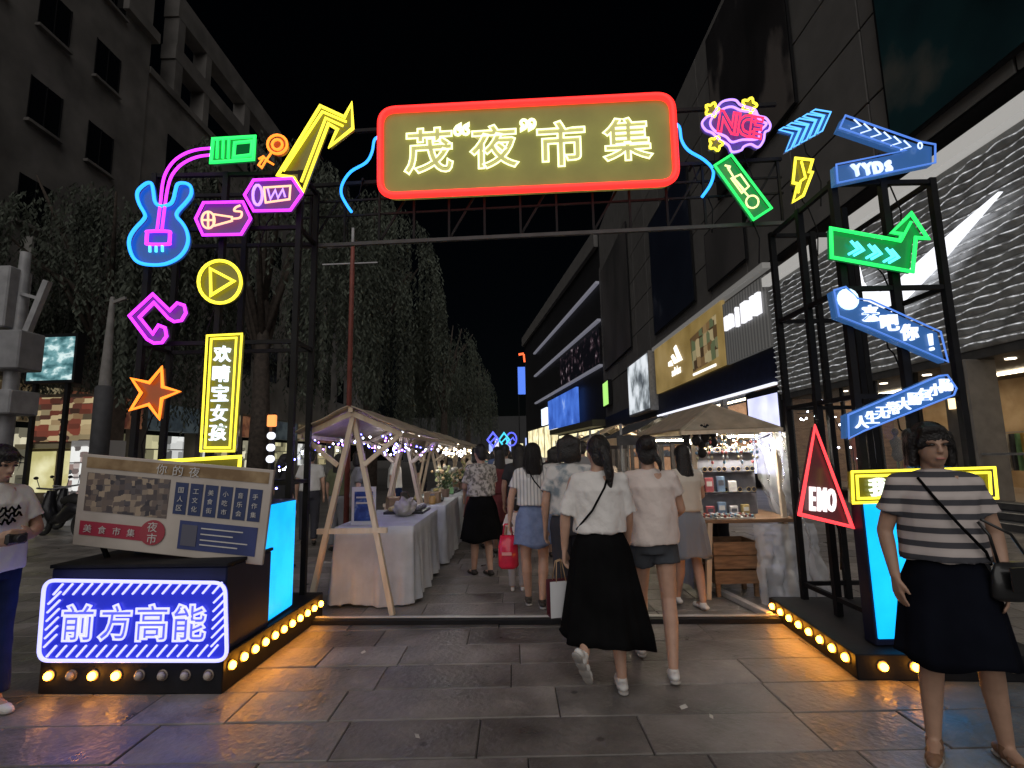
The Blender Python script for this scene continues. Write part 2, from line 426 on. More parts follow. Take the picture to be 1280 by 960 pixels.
# wave screen: rows of rippling fins with lit edges
scr = thing('wave_screen', 'rippled metal fin screen with white light lines above the sports shop entrance', 'facade screen', (FX, 0, 0))
box('back_sheet', mat('screen_sheet', (.32, .325, .32), .6, .0, var=.25, vscale=2, bump=.1, bscale=5), scr, -.12, .1, 2, 19.5, 3.62, 8.05)
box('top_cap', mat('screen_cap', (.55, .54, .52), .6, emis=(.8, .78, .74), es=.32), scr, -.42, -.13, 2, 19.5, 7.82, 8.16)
M_FINL = ramp_mat('fin_light', [(.35, (.10, .10, .10)), (.5, (.45, .46, .47)), (.68, (.9, .92, .95))], 'noise', 1.0, .5, emis=.55, stretch=(1, 7, 3))
M_FIN = mat('fin_metal', (.42, .425, .42), .5, .1, var=.25, vscale=5)
NF = 22
for i in range(NF):
    z0 = 3.72 + i * (4.1 / NF)
    bb = B(); be = B(); ys = np.linspace(2, 19.5, 150); row0 = None; pts = []
    for k, yy in enumerate(ys):
        off = .05 + .03 * math.sin(yy * 3.1 + i * 1.3) + .03 * math.sin(yy * 9.7 + i * 2.1)
        zz = z0 + .008 * math.sin(yy * 2.3 + i * .9) + .013 * math.sin(yy * 8.1 + i * 1.7)
        pts.append((-.13 - off, yy, zz))
        row = [bb.bm.verts.new((-.125, yy, z0 + .05)), bb.bm.verts.new((-.13 - off, yy, zz)), bb.bm.verts.new((-.125, yy, z0 - .12))]
        if row0: 
            bb.bm.faces.new((row0[0], row0[1], row[1], row[0])); bb.bm.faces.new((row0[1], row0[2], row[2], row[1]))
        row0 = row
    s_ = bb.build('fin', M_FIN, scr, smooth=True)
    be.tube(pts, .012, 4).build('light_line', M_FINL, s_)
# tick mark emblem on the screen
SW = [(9.79, 6.55), (11.56, 5.62), (13.03, 5.0), (13.42, 4.9), (13.86, 5.22), (14.22, 5.9), (14.24, 6.3), (14.11, 6.6), (14.03, 6.14), (13.81, 5.82), (13.34, 5.62), (12.78, 5.68), (12.02, 5.93), (10.79, 6.29)]
sw = thing('tick_emblem', 'large white curved tick emblem on the rippled screen', 'emblem', (FX - .36, 0, 0))
bb = B(); bb.prism([(-a, c) for a, c in SW], -.05, .05)
o = bb.build('emblem_face', mat('emblem_white', (.8, .8, .8), .5, emis=(.9, .92, 1), es=1.0), sw); o.rotation_euler = (0, 0, -PI / 2)

# soffit, glazed entrance, column, steps of the sports shop
ent = thing('sports_shop_entrance', 'warm lit glazed shop entrance under the rippled screen', 'shopfront', (FX, 0, 0))
M_WARMWALL = ramp_mat('warm_interior', [(.3, (.36, .24, .13)), (.7, (.55, .41, .26))], 'noise', 2, .7)
M_TIMBER = ramp_mat('shop_timber', [(.3, (.2, .11, .06)), (.7, (.4, .25, .14))], 'noise', 3, .6, stretch=(1, 1, 5))
box('soffit', mat('soffit_grey', (.09, .09, .09), .7, var=.2), ent, -.1, 4, 2, 19.5, 3.4, 3.6)
box('back_wall', M_WARMWALL, ent, 3.9, 4.1, 2, 19.5, .35, 3.4)
box('end_wall', M_TIMBER, ent, .02, 3.9, 19.3, 19.5, .35, 3.4)
box('floor', mat('shop_floor', (.3, .24, .19), .4, var=.15), ent, .0, 3.9, 2, 19.3, .28, .36)
dl = glow('downlight', (1, .86, .66), 5)
for yy in (8.5, 10.3, 11.1, 11.9, 13.4, 15., 16.8, 18.4):
    B().lathe([(.10, 0), (.10, .02)], 12).build('downlight', dl, ent, loc=(.6, yy, 3.375))
box('ceiling_light', glow('shop_tube', (1, .82, .56), 6.0), ent, 2.2, 2.5, 6, 19, 3.33, 3.37)
for yy in (19.1, 17.6, 16.1, 14.6, 13.1, 9.6, 8.2):
    box('mullion', M_BLACK, ent, 0, .1, yy - .04, yy + .04, .36, 3.4)
GL = mat('shop_glass', (.9, .95, 1), .05, alpha=.12)
for y0, y1 in ((17.64, 19.06), (16.14, 17.56), (14.64, 16.06), (13.14, 14.56), (8.24, 9.56)):
    box('glass', GL, ent, .04, .06, y0, y1, .36, 3.39)
B().box(-.35, .35, -.33, .33, 0, 3.05).build('column', mat('column_stone', (.15, .135, .12), .6, var=.2, vscale=4, bump=.1), ent, loc=(-.05, 11.45, .35), bevel=.03)
box('column_lamp', glow('sconce', (1, .74, .4), 1.6), ent, -.46, -.405, 11.25, 11.6, 2.35, 2.65)
box('rail', M_GREYMETAL, ent, -.3, -.25, 10.2, 13, 1.33, 1.38)
for i in range(3):
    box('step', mat('step_stone', (.085, .085, .09), .6, var=.2, bump=.1), ent, -1.35 + i * .42, -.02 - i * .0, 5, 12.6 - i * .12, i * .135, i * .135 + .12)
    box('step_nosing', MATS['pale_alu'], ent, -1.36 + i * .42, -1.32 + i * .42, 5, 12.6 - i * .12, i * .135 + .121, i * .135 + .132)
# clothing rails and mannequins inside
def mannequin(y, x, c, label):
    t = thing('mannequin', label, 'mannequin', (FX + x, y, .36))
    B().lathe([(.02, .0), (.02, .75), (.10, .8), (.16, .95), (.12, 1.12), (.17, 1.38), (.06, 1.46), (.045, 1.54)], 14).build('torso', mat('mann_' + label[:9], c, .7, var=.2), t, smooth=True)
    B().sphere((0, 0, 1.64), (.085, .1, .12), 12, 8).build('head', mat('mann_head', (.06, .05, .05), .5), t, smooth=True)
    B().lathe([(.2, 0), (.2, .02)], 16).build('stand', M_GREYMETAL, t)
mannequin(10.2, 1.1, (.65, .6, .5), 'cream dressed mannequin standing inside the warm shop window')
mannequin(17.2, 1.0, (.5, .12, .08), 'red dressed mannequin behind the shop glass near the goods stall')
mannequin(15.6, 1.2, (.1, .1, .12), 'dark dressed mannequin behind the shop glass mid window')
for k, (yy, lab) in enumerate(((16.4, 'clothes rail of bright garments behind the far shop glass'), (9.0, 'clothes rail of dark garments deep inside the warm shop'), (12.9, 'clothes rail of pale garments beside the entrance column'))):
    t = thing('clothes_rail', lab, 'clothes rail', (FX + 2.4, yy, .36))
    B().bar((0, -.7, 0), (0, -.7, 1.5), .03).bar((0, .7, 0), (0, .7, 1.5), .03).bar((0, -.7, 1.5), (0, .7, 1.5), .03).build('frame', M_GREYMETAL, t)
    for j in range(9):
        cc = [(.6, .1, .08), (.1, .15, .4), (.7, .65, .55), (.08, .08, .09), (.2, .4, .2), (.6, .4, .1)][(j * 5 + k) % 6]
        B().box(-.22, .22, -.03, .03, .55, 1.46).build('garment', mat('garm%d' % ((j * 5 + k) % 6), cc, .85, var=.2), t, loc=(0, -.6 + j * .15, 0))

# gold shop sign with the three bar mark
gold = ramp_mat('gold_sign', [(.3, (.13, .085, .022)), (.6, (.26, .18, .065)), (.8, (.30, .22, .10))], 'noise', .35, .5, emis=.75)
t = thing('gold_shop_sign', 'gold lit shop sign with three slanted white bars', 'shop sign', (FX - .04, 29.7, 5.55))
box('panel', gold, t, -.22, -.06, -5.9, 5.85, 0, 3.05)
wl = glow('sign_white', (1, .97, .85), 1.1)
for q in ([(32.35, 6.9), (32.34, 7.16), (31.78, 7.2), (31.5, 6.82)], [(31.73, 7.43), (31.36, 7.5), (30.5, 6.86), (31.19, 6.87)], [(31.12, 7.83), (30.7, 7.94), (29.7, 6.85), (30.41, 6.86)]):
    bb = B(); bb.prism([(-(a - 29.7), c - 5.55) for a, c in q], .235, .29); o = bb.build('bar', wl, t); o.rotation_euler = (0, 0, -PI / 2)
    for v in o.data.vertices: v.co.y = -v.co.y
o = new_obj('lettering', text_mesh('adidas', .52, .02), wl, t, (-.26, 1.25, .87), (0, 0, -PI / 2))
B().quad((-.235, -1.6, .3), (-.235, -5.2, .5), (-.235, -5.2, 2.6), (-.235, -1.4, 2.2)).build('mural', ramp_mat('gold_mural', [(.1, (.05, .03, .015)), (.4, (.20, .12, .05)), (.65, (.42, .33, .18)), (.9, (.1, .12, .06))], 'cell', 1.9, .5, emis=.6), t)
box('light_strip', wl, t, -.27, -.225, -4.8, -1.6, .1, .22)
t = thing('white_letter_sign', 'big white backlit letters on a grey ribbed shop panel', 'shop sign', (FX - .04, 21.6, 5.5))
box('panel', ramp_mat('ribbed_panel', [(.3, (.10, .098, .095)), (.7, (.18, .175, .165))], 'wave', 1.2, .5, axis='Y', emis=.3), t, -.2, -.06, -2.05, 2.15, 0, 2.85)
wl2 = glow('letter_white', (.93, .93, 1), .85)
for i, c in enumerate('minu'):
    new_obj('letter', text_mesh(c, .88 if c in 'minu' else 1, .05, depth=.05), wl2, t, (-.25, 1.42 - i * .88, 1.85), (0, 0, -PI / 2))
# lit shopfronts beneath
shop = thing('cosmetics_shopfront', 'row of warm lit shop windows under the dark band behind the stalls', 'shopfront', (FX, 0, 0))
M_ORANGE = ramp_mat('orange_interior', [(.3, (.34, .15, .07)), (.7, (.62, .36, .2))], 'noise', 1.1, .7, emis=.55)  # emission paints the shop's lighting into the back wall
box('back_wall', M_ORANGE, shop, 2.2, 2.3, 22.4, 57, 0, 4.1)
box('floor', MATS['shop_floor'], shop, .1, 2.2, 22.4, 57, .01, .06)
box('ceiling_light', glow('shop_tube2', (1, .86, .62), 5.0), shop, .9, 1.2, 22.6, 56, 4.0, 4.05)
for i in range(12):
    yy = 22.4 + i * 2.9
    box('pillar', M_FACADE, shop, -.02, .25, yy - .12, yy + .12, 0, 4.1)
    sh = box('shelf', M_WOOD_D, shop, 1.7, 2.19, yy + .3, yy + 2.5, 1.2, 1.26); box('shelf', M_WOOD_D, shop, 1.7, 2.19, yy + .3, yy + 2.5, 2.0, 2.06)
    bb = B()
    for j in range(14):
        a = yy + .4 + j * .15; zb = random.choice((1.265, 2.065)); bb.box(1.75, 1.95, a, a + .09, zb, zb + random.uniform(.2, .5))
    tag(bb.build('stock', mat('stock%d' % (i % 4), [(.6, .1, .1), (.7, .6, .3), (.2, .3, .5), (.7, .7, .68)][i % 4], .5, var=.3), shop), kind='stuff')
    if i < 11: box('glass', GL, shop, .04, .06, yy + .13, yy + 2.77, .05, 4.08)
box('fascia_light', glow('fascia_l', (.85, .88, 1), .9), shop, -.2, -.06, 19.7, 36, 4.02, 4.12)
t = thing('lilac_light_screen', 'tall bright lilac white window screen beside the right frame', 'screen', (FX - .1, 20.9, .35))
box('case', M_BLACK, t, -.05, .1, -1.45, 1.4, -.3, 3.6)
box('screen', ramp_mat('lilac_screen', [(.35, (.50, .52, .85)), (.65, (.78, .80, 1))], 'noise', .8, .4, emis=1.), t, -.075, -.055, -1.3, 1.2, .25, 3.35)
# white poster lightbox projecting
t = thing('white_poster_lightbox', 'white lit poster lightbox with a dark figure beside the gold sign', 'lightbox', (FX - .1, 39.4, 4.6))
box('case', M_GREYMETAL, t, -.5, .1, -3.4, 3.3, -.1, 4.1)
box('poster', ramp_mat('white_poster', [(.36, (.07, .08, .09)), (.45, (.28, .31, .33)), (.55, (.62, .66, .70)), (.8, (.72, .76, .8))], 'noise', .55, .5, emis=.9), t, -.525, -.505, -3.25, 3.1, .05, 3.95)
t = thing('green_sign', 'small narrow green lit sign on the far mall wall', 'shop sign', (FX - .1, 54.2, 6.6))
box('case', M_BLACK, t, -.3, .1, -1.6, 1.6, -.1, 2.5); box('face', glow('green_face', (.45, .9, .2), .8), t, -.325, -.305, -1.45, 1.45, 0, 2.4)

# ---------------- far mall wing, angling in across the street's end
wing = thing('mall_wing', 'far dark mall wing with stepped light strips closing the street', 'building', (0, 0, 0))
A0, A1 = Vector((10.3, 57.2)), Vector((2.9, 112))
d = (A1 - A0).normalized(); nrm = Vector((d.y, -d.x))
if nrm.x < 0: nrm = -nrm
def strip(name, m, t0, t1, z0, z1, off=0., th=.6):
    p, q = A0 + (A1 - A0) * t0, A0 + (A1 - A0) * t1
    b0, b1 = p - nrm * off, q - nrm * off
    c0, c1 = b0 + nrm * th, b1 + nrm * th
    bb = B(); vs = [bb.bm.verts.new((*v, z)) for z in (z0, z1) for v in (b0, b1, c1, c0)]
    for f in ((0, 1, 2, 3), (7, 6, 5, 4), (0, 4, 5, 1), (1, 5, 6, 2), (2, 6, 7, 3), (3, 7, 4, 0)): bb.bm.faces.new([vs[i] for i in f])
    return bb.build(name, m, wing)
strip('wall', mat('wing_dark', (.016, .016, .018), .6, var=.2, vscale=.3), 0, 1, 0, 27, 0, 8)
strip('roof_edge', M_FACADE, 0, 1, 25.2, 27.1, .6, .5)
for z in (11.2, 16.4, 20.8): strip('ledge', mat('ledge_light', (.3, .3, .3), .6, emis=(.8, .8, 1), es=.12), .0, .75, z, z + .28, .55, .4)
strip('billboard', ramp_mat('sparkle_board', [(.52, (.004, .004, .006)), (.62, (.05, .03, .04)), (.72, (.55, .45, .5))], 'noise', .9, .4, emis=.5), .02, .38, 11.8, 16.0, .15, .12)
strip('blue_screen', ramp_mat('blue_screen', [(.3, (.02, .06, .30)), (.6, (.06, .16, .6)), (.8, (.5, .65, .9))], 'noise', .3, .4, emis=.9), .17, .5, 5.6, 10.2, .8, .3)
strip('white_sign', glow('far_white', (.7, .8, 1), 1.2), .52, .60, 6.6, 9.4, .9, .3)
strip('awning', mat('far_awning', (.10, .09, .06), .8), .0, .42, 4.6, 5.3, 1.6, 1.5)
for i in range(9):
    t0 = .02 + i * .105
    strip('lit_window', ramp_mat('cream_window%d' % (i % 2), [(.3, (.40, .32, .16)), (.6, (.75, .68, .42)), (.8, (.9, .86, .7))], 'noise', .6 + .3 * (i % 2), .5, emis=1.3), t0, t0 + .085, .4, 4.4 if i < 4 else 6.5, .1, .08)
t = thing('red_rooftop_sign', 'small glowing red sign hanging above the far end of the street', 'sign', (1.1, 60, 12.4))
B().bar((-.25, 0, .9), (.35, 0, 1.0), .22).bar((.35, 0, .9), (.42, 0, 0), .2).build('tube', glow('far_red', (1, .12, .03), 1.4), t)
t = thing('blue_banner_screen', 'narrow blue lit banner at the far end of the street', 'banner', (1.2, 60, 8.6))
B().box(-.5, .35, -.1, .1, 0, 3.2).build('face', glow('far_blue', (.08, .2, .85), .8), t)
B().bar((-.45, 0, 0), (-.45, 0, -8.6), .1).build('mast', M_BLACK, t)
far = thing('city_block', 'dark distant block closing the end of the street', 'building', (-10, 190, 0))
box('wall', mat('wing_dark', (.016, .016, .018)), far, -30, 30, 0, 10, 0, 16)
for i in range(9):
    box('window', glow('far_win%d' % (i % 3), [(.9, .8, .5), (.4, .5, 1), (.9, .9, 1)][i % 3], .6), far, -1 + i * 2.2, .4 + i * 2.2, -.2, -.02, 1.5, 4 + (i * 7 % 5))

# ================================================================== LEFT BUILDINGS
LX = -20
lb = thing('apartment_block', 'grey rendered block with dark windows rising behind the left trees', 'building', (LX, 0, 0))
box('wall', M_LEFTWALL, lb, -9, 0, -6, 26.4, 5, 36)
box('cornice', M_LEFTWALL, lb, -9.3, .35, 24.2, 26.6, 25.1, 25.7)
for iz in range(6):
    for iy in range(8):
        w_ = box('window', M_DARKGLASS, lb, -.1, .03, 2.6 + iy * 3.0 - .75, 2.6 + iy * 3.0 + .75, 7.0 + iz * 4.4, 9.0 + iz * 4.4)
        for q in (-.78, -.02, .74): box('window_frame', M_BLACK, w_, .031, .06, 2.6 + iy * 3.0 + q, 2.6 + iy * 3.0 + q + .04, 7.0 + iz * 4.4, 9.0 + iz * 4.4)
        if (iz * 5 + iy * 3) % 11 == 1:
            ac = box('air_conditioner', mat('ac_cream', (.34, .33, .31), .7, var=.2), lb, .02, .5, 2.6 + iy * 3.0 - .4, 2.6 + iy * 3.0 + .5, 5.7 + iz * 4.4, 6.4 + iz * 4.4)
            box('grille', M_BLACK, ac, .501, .51, 2.6 + iy * 3.0 - .3, 2.6 + iy * 3.0 + .3, 5.78 + iz * 4.4, 6.32 + iz * 4.4)
        box('sill', M_LEFTWALL, w_, -.05, .22, 2.6 + iy * 3.0 - .85, 2.6 + iy * 3.0 + .85, 6.86 + iz * 4.4, 6.99 + iz * 4.4)
wg = thing('office_block', 'lower grey block with rooftop frame next to the tall left block', 'building', (LX, 0, 0))
box('wall', M_LEFTWALL, wg, -9, -.1, 26.45, 70, 5, 23.2)
box('parapet', M_LEFTWALL, wg, -.6, .05, 26.45, 70, 23.2, 23.6)
for iz in range(3):
    for iy in range(8):
        box('window', M_DARKGLASS, wg, -.15, -.06, 28.4 + iy * 4.4, 30.6 + iy * 4.4, 8.0 + iz * 5, 10.8 + iz * 5)
fr = thing('rooftop_frame', 'pale open concrete frame standing on the lower left roof', 'roof frame', (LX, 0, 23.6))
for y0, y1 in ((28.5, 29.15), (31.4, 32.0), (36.4, 37.2), (42, 42.8)): box('post', M_LEFTWALL, fr, -.9, .0, y0, y1, 0, 5.0)
box('lower_beam', M_LEFTWALL, fr, -.9, .02, 28.4, 43, 2.15, 3.1); box('upper_beam', M_LEFTWALL, fr, -.9, .02, 28.4, 43, 5.0, 6.6)
# ground floor shops on the left
ls = thing('shop_row', 'row of small lit shops at the foot of the left blocks', 'shopfront', (LX, 0, 0))
for i in range(12):
    y0 = 8 + i * 5
    box('pillar', M_LEFTWALL, ls, -.6, .1, y0 - .3, y0 + .3, 0, 5)
    cc = [(.62, .58, .34), (.80, .82, .80), (.42, .36, .2), (.75, .70, .5)][i % 4]
    box('back_wall', ramp_mat('lshop%d' % (i % 4), [(.1, tuple(c * .10 for c in cc)), (.45, tuple(c * .4 for c in cc)), (.6, cc), (.9, tuple(c * .7 for c in cc))], 'cell', 1.7, .6, emis=.75), ls, -2.4, -2.2, y0 + .3, y0 + 4.7, 0, 3.2)
    box('fascia', ramp_mat('lfasc%d' % (i % 3), [(.4, [(.10, .03, .02), (.02, .03, .04), (.09, .06, .03)][i % 3]), (.6, [(.28, .12, .06), (.06, .08, .09), (.4, .34, .2)][i % 3])], 'noise', 1.4, .6, emis=.35), ls, -.3, .25, y0 + .3, y0 + 4.7, 3.3, 4.8)
    box('counter', mat('lcounter', (.3, .3, .3), .6), ls, -1.2, -.6, y0 + .6, y0 + 3.2, 0, 1.)
    for j in range(3): box('shelf', M_GREYMETAL, ls, -2.15, -1.8, y0 + .5, y0 + 4.5, .9 + j * .7, .96 + j * .7)

# big video board, kiosk, poles on the left
t = thing('video_billboard', 'teal and white video billboard glowing above the left shops', 'billboard', (-12.65, 14, 3.8), R(-4))
box('case', M_BLACK, t, -.75, .7, .05, .3, -.08, 1.3)
box('screen', ramp_mat('teal_video', [(.35, (.02, .07, .08)), (.5, (.12, .26, .28)), (.6, (.55, .68, .68)), (.75, (.1, .2, .22))], 'noise', 2.4, .4, emis=.9, stretch=(1, 1, 1.6)), t, -.68, .63, .03, .048, 0, 1.2)
for xx in (-.5, .45): box('leg', M_BLACK, t, xx - .05, xx + .05, .1, .2, -3.8, -.08)
t = thing('snack_kiosk', 'glowing cream and red snack kiosk below the video billboard', 'kiosk', (-12.7, 14.6, 0))
box('body', mat('kiosk_body', (.12, .09, .07), .7, var=.3), t, -.9, .9, .1, 1.2, 0, 3.5)
box('menu_board', ramp_mat('menu', [(.1, (.03, .015, .01)), (.35, (.22, .05, .03)), (.6, (.03, .02, .015)), (.75, (.5, .4, .22)), (.95, (.2, .12, .06))], 'cell', 3.4, .5, emis=.6, stretch=(1, 1, 2)), t, -.85, .85, .03, .09, 2.15, 3.4)
box('awning', mat('kiosk_awning', (.35, .3, .18), .7), t, -.95, .95, -.3, .09, 1.95, 2.08)
for x0, x1 in ((-.8, -.12), (.0, .75)): box('lit_hatch', ramp_mat('hatch', [(.4, (.42, .38, .16)), (.7, (.75, .72, .45))], 'noise', 1.5, .5, emis=.8), t, x0, x1, .04, .09, .75, 1.88)
t = thing('drinks_cooler', 'white lit drinks cooler beside the snack kiosk', 'cooler', (-10.75, 13.2, 0))
box('cabinet', mat('cooler_white', (.6, .6, .6), .5), t, -.45, .45, .04, .7, 0, 2.1)
box('door', ramp_mat('cooler_face', [(.1, (.06, .07, .07)), (.45, (.30, .2, .18)), (.6, (.75, .77, .75)), (.9, (.85, .86, .84))], 'cell', 7, .4, emis=.6), t, -.42, .42, .01, .038, .15, 1.95)
for j in range(4): box('shelf', M_GREYMETAL, t, -.41, .41, -.01, .008, .45 + j * .36, .48 + j * .36)

t = thing('equipment_pole', 'grey pole stacked with grey equipment boxes at the left edge', 'pole', (-7.8, 8, 0))
B().lathe([(.11, 0), (.10, 3), (.07, 4.9)], 14).build('pole', M_GREYMETAL, t, smooth=True)
B().box(-.42, .02, -.25, .15, 3.62, 4.6).build('cabinet', M_GREYMETAL, t, bevel=.02)
B().bar((.1, -.05, 3.2), (.45, -.05, 4.4), .09).bar((.05, -.05, 4.2), (.38, -.05, 4.1), .05).bar((.08, -.05, 3.55), (.2, -.05, 3.5), .05).build('arm', M_GREYMETAL, t)
B().box(-.2, .33, -.28, .16, 2.96, 3.56).build('cabinet', mat('pole_box', (.24, .24, .25), .6, var=.15), t, bevel=.02)
B().box(-.25, .3, -.3, .2, 2.27, 2.64).build('cabinet', M_GREYMETAL, t, bevel=.02)
B().sphere((-.3, -.3, 3.4), .06).build('camera_dome', glow('dome_dot', (.8, .85, 1), .9), t)
t = thing('concrete_post', 'tapered grey street post with a dark lower sleeve left of the star sign', 'post', (-9.5, 12, 0))
B().lathe([(.15, 0), (.13, 3.2), (.055, 5.4), (.04, 5.45)], 14).build('shaft', mat('post_grey', (.22, .21, .20), .8, var=.2, bump=.1), t, smooth=True)
B().lathe([(.19, 0), (.19, 3.25), (.155, 3.3)], 14).build('sleeve', mat('post_sleeve', (.06, .06, .065), .7, var=.2), t, smooth=True)
B().bar((0, 0, 5.3), (.32, 0, 5.42), .07).build('lamp_arm', MATS['post_grey'], t)
# thin red pole behind the first stall, with two cross arms
t = thing('red_pole', 'slim dull red pole with pale cross arms rising behind the wooden stall', 'pole', (-2.62, 8.3, 0))
B().lathe([(.045, 0), (.04, 4.6), (.03, 5.1)], 10).build('shaft', mat('red_paint', (.22, .06, .045), .6, var=.2), t, smooth=True)
B().bar((-.42, 0, 5.02), (.45, 0, 5.08), .035).build('cross_arm', M_GREYMETAL, t); B().bar((-.5, 0, 4.72), (.42, 0, 4.74), .02).build('lower_arm', M_GREYMETAL, t)
B().bar((0, 0, 5.1), (0, 0, 5.35), .04).build('finial', M_GREYMETAL, t)
# vertical shop sign with an orange lantern and three white discs
t = thing('lantern_sign', 'vertical sign of an orange block over three white lit discs', 'sign', (-5.56, 12, 0))
B().bar((0, .12, 0), (0, .12, 2.6), .06).build('post', M_BLACK, t)
B().box(-.1, .1, -.05, .05, 2.28, 2.55).build('orange_block', glow('lantern_o', (1, .3, .08), 1.2), t, bevel=.02)
for z in (2.07, 1.80, 1.54): B().lathe([(.085, -.04), (.085, .04)], 14).build('white_disc', glow('disc_w', (.85, .87, 1), 1.1), t, loc=(0, 0, z), rot=(PI / 2, 0, 0))

# ================================================================== TREES
M_LEAF = mat('willow_leaf', (.072, .085, .064), .8, var=.5, vscale=.6)
M_LEAF2 = mat('broad_leaf', (.06, .065, .05), .8, var=.5, vscale=.5)
def willow(name, label, loc, h, rad, seed, strands=330, leaf=.16, trunk=True, hang=.62):
    rnd = random.Random(seed)
    t = thing(name, label, 'tree', loc)
    bb = B()
    top = Vector((rnd.uniform(-.4, .4), rnd.uniform(-.4, .4), h * .62))
    bb.tube([(0, 0, 0), (.05, 0, h * .25), (top.x * .6, top.y * .6, h * .42), top], .2, 8, rs=[h * .03, h * .024, h * .019, h * .01])
    limbs = []
    for i in range(9):
        a = i / 9 * 2 * PI + rnd.uniform(-.3, .3); l = rad * rnd.uniform(.35, .7)
        s0 = Vector((top.x * .5, top.y * .5, h * rnd.uniform(.33, .55)))
        e = Vector((math.cos(a) * l, math.sin(a) * l, h * rnd.uniform(.72, .95)))
        mid = (s0 + e) / 2 + Vector((0, 0, h * .06))
        bb.tube([s0, mid, e], .1, 6, rs=[h * .011, h * .007, h * .003]); limbs.append((s0, mid, e))
    bb.build('trunk', M_BARK, t, smooth=True)
    V = []; F = []
    clump = [Vector((rnd.uniform(-1, 1), rnd.uniform(-1, 1), 0)) for _ in range(26)]
    for i in range(strands):
        c = rnd.choice(clump); q = c + Vector((rnd.gauss(0, .13), rnd.gauss(0, .13), 0))
        rr = min(1., q.length)
        if q.length > 1: q = q / q.length
        z0 = h * (.66 + .34 * math.sqrt(max(0, 1 - rr * rr)) + rnd.uniform(-.05, .03))
        L = h * rnd.uniform(.14, hang) * (.55 + .5 * rr)
        p = Vector((q.x * rad * .86, q.y * rad * .86, z0)); out = Vector((q.x, q.y, 0)) * rnd.uniform(.2, .5)
        n = int(L / (leaf * .42)); vel = Vector((out.x, out.y, .15))
        for k in range(n):
            vel = vel * .9 + Vector((rnd.uniform(-.04, .04), rnd.uniform(-.04, .04), -.12))
            p = p + vel.normalized() * leaf * .42
            if p.z < .35 * h * rnd.uniform(.4, .9): break
            a = rnd.uniform(0, 2 * PI); side = Vector((math.cos(a) * .55, math.sin(a) * .55, rnd.uniform(-1.3, -.5))).normalized() * leaf * rnd.uniform(.7, 1.2)
            wv = side.cross(Vector((rnd.uniform(-1, 1), rnd.uniform(-1, 1), .3))).normalized() * leaf * .16
            b0 = len(V); V += [p, p + side * .5 + wv, p + side, p + side * .5 - wv]; F.append((b0, b0 + 1, b0 + 2, b0 + 3))
    me = bpy.data.meshes.new('crown'); me.from_pydata([tuple(v) for v in V], [], F); me.update()
    new_obj('crown', me, M_LEAF, t)
    return t
willow('willow_tree', 'tall dark weeping willow hanging behind the gate sign and wooden stalls', (-6.9, 25, 0), 14.5, 3.6, 3, 520, .24)
w2 = willow('willow_tree', 'far weeping willow at the dark end of the stall row', (-5.6, 42, 0), 12.5, 3.6, 5, 360, .26)
willow('willow_tree', 'broad weeping willow behind the left sign frame', (-8.8, 18, 0), 13, 4.0, 11, 560, .22)
willow('willow_tree', 'shadowy willow in front of the grey block behind the equipment pole', (-15.2, 19, 0), 11.5, 4.6, 17, 620, .22, hang=.5)
w5 = copy_tree(w2); w5.location = (-5.2, 60, 0); w5['label'] = 'smallest most distant willow beside the far blue signs'

# ================================================================== THE NEON GATE
# ---- left base with its bulb strip and sign box
BULB_ON = glow('bulb_on', (1, .36, .022), 30)
BULB_RIM = mat('bulb_rim', (.25, .2, .15), .4, .6)
BULB_OFF = mat('bulb_off', (.42, .36, .30), .3)
bulb_me = {}
def bulb(parent, loc, rot, on=True):
    if on not in bulb_me:
        bulb_me[on] = B().sphere((0, 0, 0), (.026, .022, .026), 10, 7).mesh('bulb', True); bulb_me[on].materials.append(BULB_ON if on else BULB_OFF)
        bulb_me['rim%d' % on] = B().lathe([(.036, 0), (.036, .012), (.03, .014)], 14).mesh('socket'); bulb_me['rim%d' % on].materials.append(BULB_RIM)
    b_ = new_obj('bulb', bulb_me[on], None, parent, loc, rot)
    s_ = new_obj('socket', bulb_me['rim%d' % on], None, b_, (0, .025, 0), (PI / 2, 0, 0))
    return b_
LB = thing('bulb_plinth', 'long black plinth edged with orange bulbs under the blue sign box', 'plinth', (-1.93, 3.626, 0), R(-2.4))
box('plinth', M_BLACK, LB, -1.25, 0, 0, 1.62, 0, .235, .006)
for i, x in enumerate((-1.17, -1.02, -.87, -.71, -.555, -.40, -.245, -.09)):
    bulb(LB, (x, -.02, .12), (0, 0, 0), i in (0, 2, 3))
for i in range(11):
    bulb(LB, (.02, .08 + i * .145, .15), (0, 0, PI / 2), True)
SBX = thing('blue_sign_box', 'navy box carrying the white and blue neon sign at lower left', 'sign box', (-1.93, 3.626, .236), R(-2.4))
box('body', M_DARKBOX, SBX, -1.25, -.02, .02, .62, 0, .56, .008)
box('edge_trim', M_BLACK, SBX, -1.26, -.01, .01, .63, .562, .585, .003)
